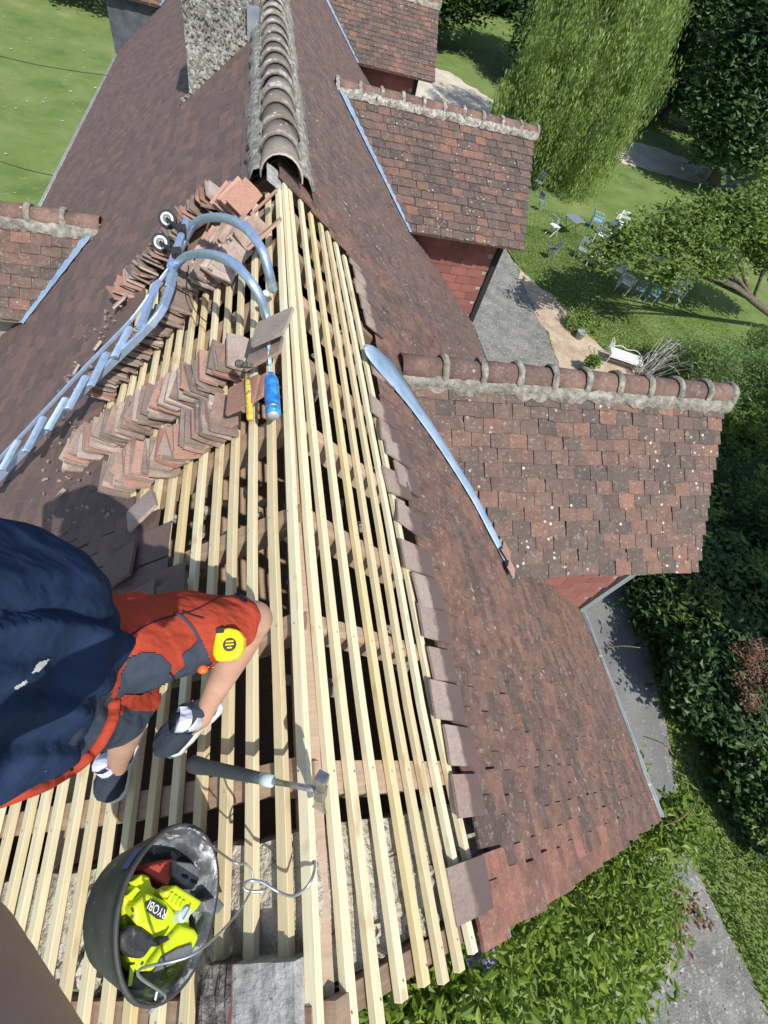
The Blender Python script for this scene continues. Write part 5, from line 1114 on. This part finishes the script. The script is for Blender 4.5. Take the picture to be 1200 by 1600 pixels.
tree('light olive leafed tree spreading its branches over the garden chairs', (24, 16.0, GZ), [B(11.8, 13.9, -5.6, 1.1, .6, .4), B(13.2, 14.4, -5.2, 1.3, .8, .5), B(10.6, 13.7, -6.0, .6, .35, .25), B(15.0, 14.9, -4.9, 1.3, .8, .6), B(12.8, 13.1, -6.0, .7, .35, .3), B(16.5, 15.5, -4.7, 1.2, .9, .6), B(14.4, 13.5, -5.7, .7, .4, .3), B(17.6, 15.4, -5.2, 1.2, .9, .6), B(19.2, 15.8, -5.6, 1.3, 1.0, .7), B(21.0, 16.0, -6.0, 1.3, 1.0, .8)],
     19000, .085, 'leaf_mid', r=.16, name='garden_tree', clump=.5, per=36)
tree('bare trunked leafy tree at the right edge behind the lawn', (22, 19.5, GZ), [B(22.5, 20.5, -5, 1.6, 1.2, .8), B(24.5, 21, -4.4, 1.8, 1.4, 1.0)], 7000, .10, 'leaf_mid', r=.15, name='garden_tree', clump=.6)
tree('feathery bright green shrub right of the metal bench', (15.4, 10.4, GZ), [B(15.2, 10.4, -7.8, 1.5, 1.5, .9), B(16.6, 9.3, -7.4, 1.5, 1.5, 1.0), B(14.6, 11.8, -8.1, .9, .9, .6), B(17.4, 11, -7.2, 1.6, 1.4, 1.0), B(16.0, 8.2, -7.9, 1.2, 1.2, .8)],
     42000, .09, 'leaf_feather', r=.07, name='feathery_shrub', cat='shrub', clump=.45, aspect=.13, per=90)
rt = empty('dry_branches', (13.3, 12.0, GZ + .1), 'heap of bare pale arching branches at the foot of the feathery shrub', 'branches')
for i in range(34):
    a = random.uniform(-.9, 1.1); L = random.uniform(.8, 2.0); p0 = A3(13.0 + random.uniform(-.3, .3), 11.6 + random.uniform(-.3, .3), GZ + .3)
    rel(rt, MB().tube(smoothpath([p0, p0 + A3(L * .5 * math.cos(a), L * .5 * math.sin(a), .7 + random.random() * .4), p0 + A3(L * math.cos(a), L * math.sin(a), .5 + random.random() * .3)], 3), [.012] * 7, 4).obj('branch', M['birch_bark']))
SH = 'bushes in the shade beside the drive'
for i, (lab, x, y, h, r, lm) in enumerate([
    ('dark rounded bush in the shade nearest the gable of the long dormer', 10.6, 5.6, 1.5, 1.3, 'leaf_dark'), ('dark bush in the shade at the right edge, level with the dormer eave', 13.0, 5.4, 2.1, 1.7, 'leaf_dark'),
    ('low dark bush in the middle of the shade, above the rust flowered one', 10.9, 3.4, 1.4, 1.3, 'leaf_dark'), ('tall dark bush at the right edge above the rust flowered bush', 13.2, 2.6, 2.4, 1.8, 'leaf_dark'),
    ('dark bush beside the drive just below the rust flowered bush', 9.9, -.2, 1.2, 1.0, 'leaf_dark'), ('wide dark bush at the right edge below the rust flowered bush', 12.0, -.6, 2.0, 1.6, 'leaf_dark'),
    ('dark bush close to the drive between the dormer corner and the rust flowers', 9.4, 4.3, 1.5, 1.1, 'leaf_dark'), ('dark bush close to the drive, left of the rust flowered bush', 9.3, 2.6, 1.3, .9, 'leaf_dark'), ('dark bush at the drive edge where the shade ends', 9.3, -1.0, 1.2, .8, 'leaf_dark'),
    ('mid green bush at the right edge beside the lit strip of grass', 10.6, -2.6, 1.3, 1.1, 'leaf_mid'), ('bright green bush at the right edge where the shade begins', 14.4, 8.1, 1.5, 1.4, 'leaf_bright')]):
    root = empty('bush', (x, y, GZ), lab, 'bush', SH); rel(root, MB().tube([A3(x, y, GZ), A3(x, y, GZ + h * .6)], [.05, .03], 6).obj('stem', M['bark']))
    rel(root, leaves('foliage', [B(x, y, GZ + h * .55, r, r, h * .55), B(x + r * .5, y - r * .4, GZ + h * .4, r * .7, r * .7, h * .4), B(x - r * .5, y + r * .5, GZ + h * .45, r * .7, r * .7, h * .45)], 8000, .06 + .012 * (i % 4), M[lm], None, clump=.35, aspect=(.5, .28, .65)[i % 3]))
    rel(root, leaves('young_shoots', [B(x - .2, y, GZ + h * .75, r * .8, r * .8, h * .45)], 1600, .085, M['leaf_mid'], None, clump=.22, aspect=.3, shell=.9, per=30))
root = empty('bush', (8.95, 1.25, GZ), 'dark bush with dusty rust coloured flower heads in the shade', 'bush', SH); rel(root, MB().tube([A3(8.95, 1.25, GZ), A3(8.95, 1.25, GZ + 1.3)], [.05, .03], 6).obj('stem', M['bark']))
rel(root, leaves('foliage', [B(9.0, 1.25, GZ + 1.0, 1.0, 1.0, 1.0)], 8000, .07, M['leaf_dark'], None, clump=.35))
rel(root, leaves('flower_heads', [B(8.45 + .19 * i % 1.1, .75 + 1.0 * ((i * 7) % 5) / 5, GZ + 1.85 + .12 * (i % 3), .17, .17, .10) for i in range(11)], 4500, .028, M['leaf_rust'], None, clump=.15, shell=.3))
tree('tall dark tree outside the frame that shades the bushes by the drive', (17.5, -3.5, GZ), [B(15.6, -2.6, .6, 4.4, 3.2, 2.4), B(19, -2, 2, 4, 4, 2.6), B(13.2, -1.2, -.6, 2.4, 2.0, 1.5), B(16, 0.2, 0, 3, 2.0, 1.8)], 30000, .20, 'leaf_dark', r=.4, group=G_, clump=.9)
# wisteria on the gable and vines by the eaves
def gable_out(p): return ~((p[:, 1] > YN - .08) & (p[:, 0] < wr + .1)) & ~((p[:, 2] > -H - np.abs(p[:, 0] - X0) / C_ * S_ - .12) & (p[:, 0] < xg) & (p[:, 1] > YN - .3)) & (p[:, 2] < -H - (p[:, 0] - X0) / C_ * S_ * .8 - .25)
ws = empty('wisteria', (3.2, -.8, GZ), 'bright green wisteria with lilac flowers climbing the gable below the verge', 'climbing plant')
WB = [B(1.0, -1.2, -4.2, .8, .6, .7), B(1.9, -1.3, -4.7, .9, .7, .7), B(2.8, -1.2, -5.4, .9, .6, .7), B(3.6, -1.1, -6.0, .8, .55, .7), B(4.3, -.75, -6.2, .6, .4, .6), B(2.0, -2.1, -6.2, 1.1, .9, 1.0), B(3.2, -2.0, -7.0, .9, .8, .9), B(4.0, -1.4, -7.4, .6, .6, .8), B(.2, -1.4, -4.4, 1, .7, 1.0), B(.8, -2.4, -6.0, 1.2, 1, 1.2), B(2.6, -3.0, -7.6, 1.3, 1.0, .9)]
rel(ws, leaves('foliage', WB, 80000, .040, M['leaf_bright'], None, clump=.22, aspect=.42, per=26, flat_=.5, keep=gable_out))
rel(ws, MB().tube(smoothpath([A3(3.2, -.9, GZ), A3(3.0, -.85, -7.5), A3(2.4, -.8, -6), A3(1.2, -.9, -4.6)], 5), [.05] * 5 + [.035] * 11, 7).obj('stem', M['twig']))
def onz(px, py, z): return ground(px, py, z)
for k, (px_, py_, z) in enumerate(((985, 1335, -6.0), (962, 1378, -6.2), (948, 1408, -6.3), (752, 1500, -3.9), (900, 1462, -5.6), (1003, 1262, -5.25), (893, 1440, -5.7), (757, 1518, -4.0))):
    c = onz(px_, py_, z); rel(ws, leaves('flower_cluster', [B(c[0], c[1], c[2], .05, .05, .12)], 160, .016, M['petal'], None, clump=.04, shell=.1, aspect=.8))
vn = empty('vine', (4.6, .6, -7.5), 'green vine shoots reaching past the end of the right hand gutter', 'climbing plant')
rel(vn, leaves('foliage', [B(4.4, -.62, -5.45, .25, .2, .18), B(4.75, -.5, -5.6, .25, .18, .16), B(4.75, .1, -6.4, .2, .4, .3), B(4.7, .9, -6.5, .18, .35, .3), B(4.65, 1.6, -6.3, .16, .25, .3)], 5200, .055, M['leaf_bright'], None, clump=.16, aspect=.35, shell=.3, per=24))
for a in ((1055, 1290, 1085, 1245, -5.5), (1020, 1295, 1075, 1268, -5.4), (925, 1015, 1000, 1012, -6.2), (1005, 1150, 1052, 1180, -6.4), (1045, 1345, 1100, 1290, -6)):
    p, q = onz(a[0], a[1], a[4]), onz(a[2], a[3], a[4] + .2); rel(vn, MB().tube(smoothpath([p, lp(p, q, .5) + A3(0, 0, .12), q], 4), .007, 5).obj('shoot', M['twig']))
vn2 = empty('vine', (4.6, 7.4, -7.5), 'small green climber showing past the gutter between the two nearer dormers', 'climbing plant')
rel(vn2, leaves('foliage', [B(4.7, 7.2, -6.3, .2, .45, .3), B(4.75, 6.6, -6.5, .2, .3, .3)], 1800, .05, M['leaf_bright'], None, clump=.16, shell=.3))
dt = empty('dead_twigs', (5.0, -2.3, GZ), 'tangle of dry brown twigs with withered leaves over the gravel drive', 'twigs')
for i in range(70):
    c = onz(random.uniform(985, 1080), random.uniform(1330, 1520), random.uniform(-7.8, -6.8)); d = A3(random.gauss(0, 1), random.gauss(0, 1), random.gauss(0, .5)); d /= np.linalg.norm(d); L = random.uniform(.15, .5)
    if i < 40: rel(dt, MB().tube(smoothpath([c, c + d * L * .5 + A3(0, 0, .05), c + d * L], 3), .005, 4).obj('twig', M['twig']))
tw = onz(1030, 1420, -7.4); rel(dt, leaves('withered_leaves', [B(tw[0], tw[1], tw[2], .55, .45, .4)], 1100, .045, M['leaf_rust'], None, clump=.2, shell=.1))
# daisies, weeds and grass tufts
P = []; TT = []
for i in range(160):
    p = ground(random.choice((random.uniform(-50, 260), random.uniform(830, 1150))), random.uniform(60, 480)) if i % 2 else A3(random.uniform(-14, -5), random.uniform(8, 34), GZ)
    s_ = random.uniform(.012, .035) * (1 + (p[1] > 20)); h = GZ + .035
    for k in range(1): P += [(p[0] - s_, p[1], h), (p[0], p[1] - s_, h), (p[0] + s_, p[1], h), (p[0], p[1] + s_, h)]; TT.append(random.random())
tag(npmesh('daisies', P, np.arange(len(P)).reshape(-1, 4), M['daisy'], None, TT), kind='stuff')
def tufts(name, regs, n, mat, h=.07):
    V = []; 
    for x0, x1, y0, y1 in regs:
        m = int(n / len(regs)); x = rng.uniform(x0, x1, m); y = rng.uniform(y0, y1, m); a = rng.uniform(0, 6.28, m); hh = h * rng.uniform(.5, 1.3, m); w_ = .012 + .01 * rng.random(m); lx, ly = rng.normal(0, .35, m) * hh, rng.normal(0, .35, m) * hh
        z0 = np.full(m, GZ + .002)
        V.append(np.stack([np.stack([x - w_ * np.cos(a), y - w_ * np.sin(a), z0], 1), np.stack([x + w_ * np.cos(a), y + w_ * np.sin(a), z0], 1), np.stack([x + lx, y + ly, GZ + hh], 1)], 1))
    V = np.concatenate(V); c = V[:, 0]; bad = np.zeros(len(c), bool)
    for P in PATCH:
        ins = np.zeros(len(c), bool); j = len(P) - 1
        for i in range(len(P)):
            (xi, yi), (xj, yj) = P[i][:2], P[j][:2]; ins ^= ((yi > c[:, 1]) != (yj > c[:, 1])) & (c[:, 0] < (xj - xi) * (c[:, 1] - yi) / (yj - yi + 1e-12) + xi); j = i
        bad |= ins
    V = V[~bad].reshape(-1, 3); return tag(npmesh(name, V, np.arange(len(V)).reshape(-1, 3), mat, None, rng.random(len(V) // 3)), kind='stuff')
tufts('grass_blades', [(7.9, 12, -5, 1), (8.9, 16, 1, 9), (8.4, 15, 12, 22), (10, 20, 12, 24)], 110000, M['leaf_mid'], .05)
tufts('drive_edge_weeds', [(7.3, 7.9, -6, 2), (8.0, 8.7, 1, 5)], 6000, M['leaf_mid'], .12)
V = []
# loose stones on the paths
mb = MB()
for i in range(300):
    p = ground(random.uniform(870, 1010), random.uniform(450, 610), GZ) if i < 260 else A3(random.uniform(4.6, 7.6), random.uniform(-5, -.6), GZ)
    lump(mb, p + A3(0, 0, .02), [random.uniform(.008, .020) for _ in range(3)], (XV, YV, UP), random.random(), 5, 3, .2)
tag(mb.obj('pebbles', M['gravel_tan']), kind='stuff')

# ---------------------------------------------------------------- garden furniture
def place(o, x, y, rz): o.location = (x, y, GZ + .005); o.rotation_euler = (0, 0, rz)
def part(root, mb, nm, m, bv=.006, sm=False):
    o = mb.obj(nm, M[m], root, sm); 
    if bv: bevel(o, bv, 2)
    return o
def armchair(m, label, x, y, rz, group='plastic garden armchairs'):
    r = empty('garden_chair', (0, 0, 0), label, 'chair', group)
    part(r, MB().box((0, 0, .42), (.23, 0, 0), (0, .23, 0), (0, 0, .014)), 'seat', m)
    mb = MB(); tilt = .16
    for k in range(5): mb.box((-.18 + .09 * k, -.235 - .06, .66), (.028, 0, 0), (0, .008, 0), (0, -.045, .18))
    mb.box((0, -.35, .84), (.23, 0, 0), (0, .012, 0), (0, -.01, .035)).box((-.22, -.29, .65), (.02, 0, 0), (0, .014, 0), (0, -.05, .20)).box((.22, -.29, .65), (.02, 0, 0), (0, .014, 0), (0, -.05, .20))
    part(r, mb, 'backrest', m)
    for sx in (-1, 1):
        part(r, MB().tube(smoothpath([(sx * .25, -.31, .66), (sx * .29, -.1, .655), (sx * .28, .15, .65), (sx * .26, .24, .60)], 4), .022, 6), 'armrest', m, 0, True)
        for sy in (-1, 1): part(r, MB().box((sx * .255, sy * .24 + .01, .30 if sy > 0 else .22), (.02, 0, 0), (0, .022, 0), (sx * .02, sy * .02, .30 if sy > 0 else .22)), 'leg', m)
    place(r, x, y, rz); return r
def folding(m, label, x, y, rz, group='folding bistro chairs'):
    r = empty('folding_chair', (0, 0, 0), label, 'chair', group)
    part(r, MB().box((0, 0, .44), (.19, 0, 0), (0, .19, 0), (0, 0, .008)), 'seat', m)
    part(r, MB().box((0, -.22, .76), (.18, 0, 0), (0, .008, 0), (0, -.01, .10)), 'backrest', m); part(r, MB().box((0, -.20, .60), (.18, 0, 0), (0, .006, 0), (0, 0, .02)), 'back_rail', m)
    for sx in (-1, 1):
        part(r, MB().tube([(sx * .19, -.24, .86), (sx * .19, .22, 0)], .013, 6), 'leg', m, 0); part(r, MB().tube([(sx * .17, .17, .43), (sx * .17, -.24, 0)], .013, 6), 'leg', m, 0)
    place(r, x, y, rz); return r
def table(m, label, x, y, rz, w_=.38, group='square folding tables'):
    r = empty('garden_table', (0, 0, 0), label, 'table', group)
    part(r, MB().box((0, 0, .71), (w_, 0, 0), (0, w_, 0), (0, 0, .012)), 'table_top', m)
    for sx in (-1, 1):
        for sy in (-1, 1): part(r, MB().tube([(sx * w_ * .85, sy * w_ * .8, .7), (sx * w_ * .85, -sy * w_ * .8, 0)], .012, 6), 'leg', 'rubber', 0)
    place(r, x, y, rz); return r
g = lambda x, y: ground(x, y)[:2]
folding('slate_metal', 'grey folding chair in tree shade at the corner of the second dormer roof', *g(836, 299), 2.2)
folding('slate_metal', 'slate grey chair on the grass just below the shaded chair by the dormer roof', *g(841, 330), -1.2)
folding('white_plastic', 'white folding chair standing upright nearest the second dormer, left of the blue table', *g(860, 368), -1.2)
table('slate_metal', 'empty blue grey table between the white folding chair and the light blue chair', *g(886, 366), .35)
armchair('blue_plastic', 'light blue plastic armchair between the two tables', *g(926, 358), -2.0)
armchair('white_plastic', 'white plastic armchair in front of the navy table', *g(934, 382), -.9)
table('navy_metal', 'navy table with a small white thing on it', *g(955, 376), .6, .42)
o = MB(); tt = ground(955, 376); rt_ = tag(MB().box((tt[0] + .02, tt[1], GZ + .76), (.07, 0, 0), (0, .05, 0), (0, 0, .025)).obj('napkin_box', M['white_plastic']), 'small white box on the navy table', 'box')
armchair('white_plastic', 'white armchair with its open back towards the upper right, behind the navy table', *g(962, 362), 2.4)
armchair('white_plastic', 'white armchair half hidden by leaves right of the navy table', *g(985, 385), .5)
folding('navy_metal', 'dark folding chair in the dappled shade below the white folding chair', *g(857, 405), .4)
folding('grey_metal', 'small grey chair standing alone at the tip of the olive branch', *g(902, 405), 2.6)
for i, (x, y, rz, lab) in enumerate([(925, 418, -.9, 'white armchair under the leaves, first of the lower line from the left'), (958, 436, -.7, 'white armchair mostly hidden in the leaves, second of the lower line'), (970, 456, -.8, 'white armchair left of the grey seated pair in the lower line'), (1046, 448, 1.6, 'white armchair at the right end of the lower line, back to the shrub'), (1048, 470, 2.6, 'lowest white armchair, beside the feathery shrub')]): armchair('white_plastic', lab, *g(x, y), rz)
folding('grey_metal', 'white framed chair with a grey seat in the middle of the lower line', *g(990, 467), -.8); folding('blue_plastic', 'grey blue chair right of the middle of the lower line', *g(1012, 474), -.8)
table('navy_metal', 'dark table with white things on it under the olive leaves', *g(1010, 424), .3)
# wrought iron day bed
bx0, by0 = g(968, 572); r = empty('iron_bench', (0, 0, 0), 'white wrought iron day bed with curled ends and pale pad on the gravel', 'bench')
part(r, MB().box((0, 0, .42), (.62, 0, 0), (0, .26, 0), (0, 0, .03)), 'seat_pad', 'white_plastic', .02)
part(r, MB().tube([(-.64, -.27, .38), (.64, -.27, .38), (.64, .27, .38), (-.64, .27, .38), (-.64, -.27, .38)], .014, 6), 'seat_frame', 'white_paint', 0)
for sx in (-1, 1):
    part(r, MB().tube(smoothpath([(sx * .64, -.28, 0), (sx * .65, -.28, .5), (sx * .74, -.20, .80), (sx * .78, 0, .88), (sx * .74, .20, .80), (sx * .65, .28, .5), (sx * .64, .28, 0)], 5), .014, 6), 'end_frame', 'white_paint', 0)
    for k in (-1, 1): part(r, MB().tube([(sx * .68 + .0, k * .09 + .09 * math.cos(t) * (1 - t / 14), .60 + .11 * math.sin(t) * (1 - t / 14)) for t in np.linspace(0, 9, 22)], .008, 5), 'scroll', 'white_paint', 0)
    part(r, MB().tube(smoothpath([(sx * .64, -.3, .03), (sx * .75, 0, -.0), (sx * .64, .3, .03)], 4), .014, 6), 'foot_rail', 'white_paint', 0)
part(r, MB().tube(smoothpath([(-.64, .27, .42), (-.3, .29, .56), (0, .30, .50), (.3, .29, .56), (.64, .27, .42)], 5), .011, 6), 'back_rail', 'white_paint', 0)
part(r, MB().tube([(-.64, 0, .12), (.64, 0, .12)], .010, 6), 'stretcher', 'white_paint', 0); place(r, bx0, by0, -.35)
def pot(label, x, y, s_, plant):
    r = empty('flower_pot', (0, 0, 0), label, 'flower pot'); n0 = A3(0, 0, 0)
    part(r, lathe(MB(), n0, UP, [(0, .12), (.02, .13), (.24, .17), (.26, .185), (.30, .185), (.30, .16), (.25, .15)], 16), 'pot', 'grey_metal', 0, True)
    if plant: leaves('plant', [((0, 0, .48), (.22, .22, .22))], 1500, .045, M['leaf_mid'], r, clump=.12, shell=.2); MB().tube([(0, 0, .2), (0, 0, .5)], .012, 6).obj('stem', M['twig'], r)
    place(r, x, y, 0); r.scale = (s_,) * 3
pot('empty grey pot at the edge of the grass above the bench', *g(903, 529), 1, False); pot('grey pot with a green plant beside the left end of the bench', *g(915, 583), 1, True)
tree('low yellowish shrub at the edge of the gravel above the bench', (*g(905, 520), GZ), [B(*g(905, 512), GZ + .25, .7, .5, .25)], 2500, .045, 'leaf_birch', r=.02, name='shrub', cat='shrub', clump=.2)
# wires across the left lawn
for k, (a, b, lab) in enumerate((((-40, 64, -4.3), (170, 118, -4.9), 'thin dark cable running from the left gutter over the upper lawn'), ((-40, 225, -5.2), (92, 276, -5.15), 'thin dark cable running from the left gutter over the lower lawn'))):
    p, q = onz(*a), onz(*b); p = q + (p - q) * 1.6; tag(MB().tube([lp(p, q, t) - A3(0, 0, .15 * math.sin(math.pi * t)) for t in np.linspace(0, 1, 12)], .007, 5).obj('cable', M['rubber']), lab, 'cable')

mb = MB()
for i in range(90):
    y_ = random.uniform(1.5, 4.1); s_ = left_edge(y_) + random.uniform(.02, .5)
    lump(mb, rp(-1, s_, y_, .035 + random.uniform(0, .03)), [random.uniform(.005, .015) for _ in range(3)], (XV, YV, UP), random.random(), 5, 3, .3)
tag(mb.obj('tile_crumbs', M['tile_loose']), kind='stuff')
for k, (x, y, r_, lab) in enumerate(((152, 540, .7, 'pale tile shard standing left of the ladder, near the top of the shaded row'), (118, 578, 1.2, 'small upright pale shard left of the ladder beside its third rung'), (95, 770, .3, 'thin white shard lying alone below the end of the middle row'), (205, 700, 1.9, 'broken tile piece between the middle and the lowest rows'), (188, 470, .2, 'pale square tile lying on the roof left of the top ladder rung'), (205, 440, .9, 'beige tile wedged beside the top of the ladder'))):
    flat_tile(x, y, r_, .05 + .02 * (k > 3), lab, (2, 2, 2, 1, 2, 0)[k], ((.35, .4), (.3, .4), (.12, .35), (.6, .5), (.9, .55), (1, .6))[k], .2 if k != 2 else 0, 'tile_shard' if k < 4 else 'clay_tile')
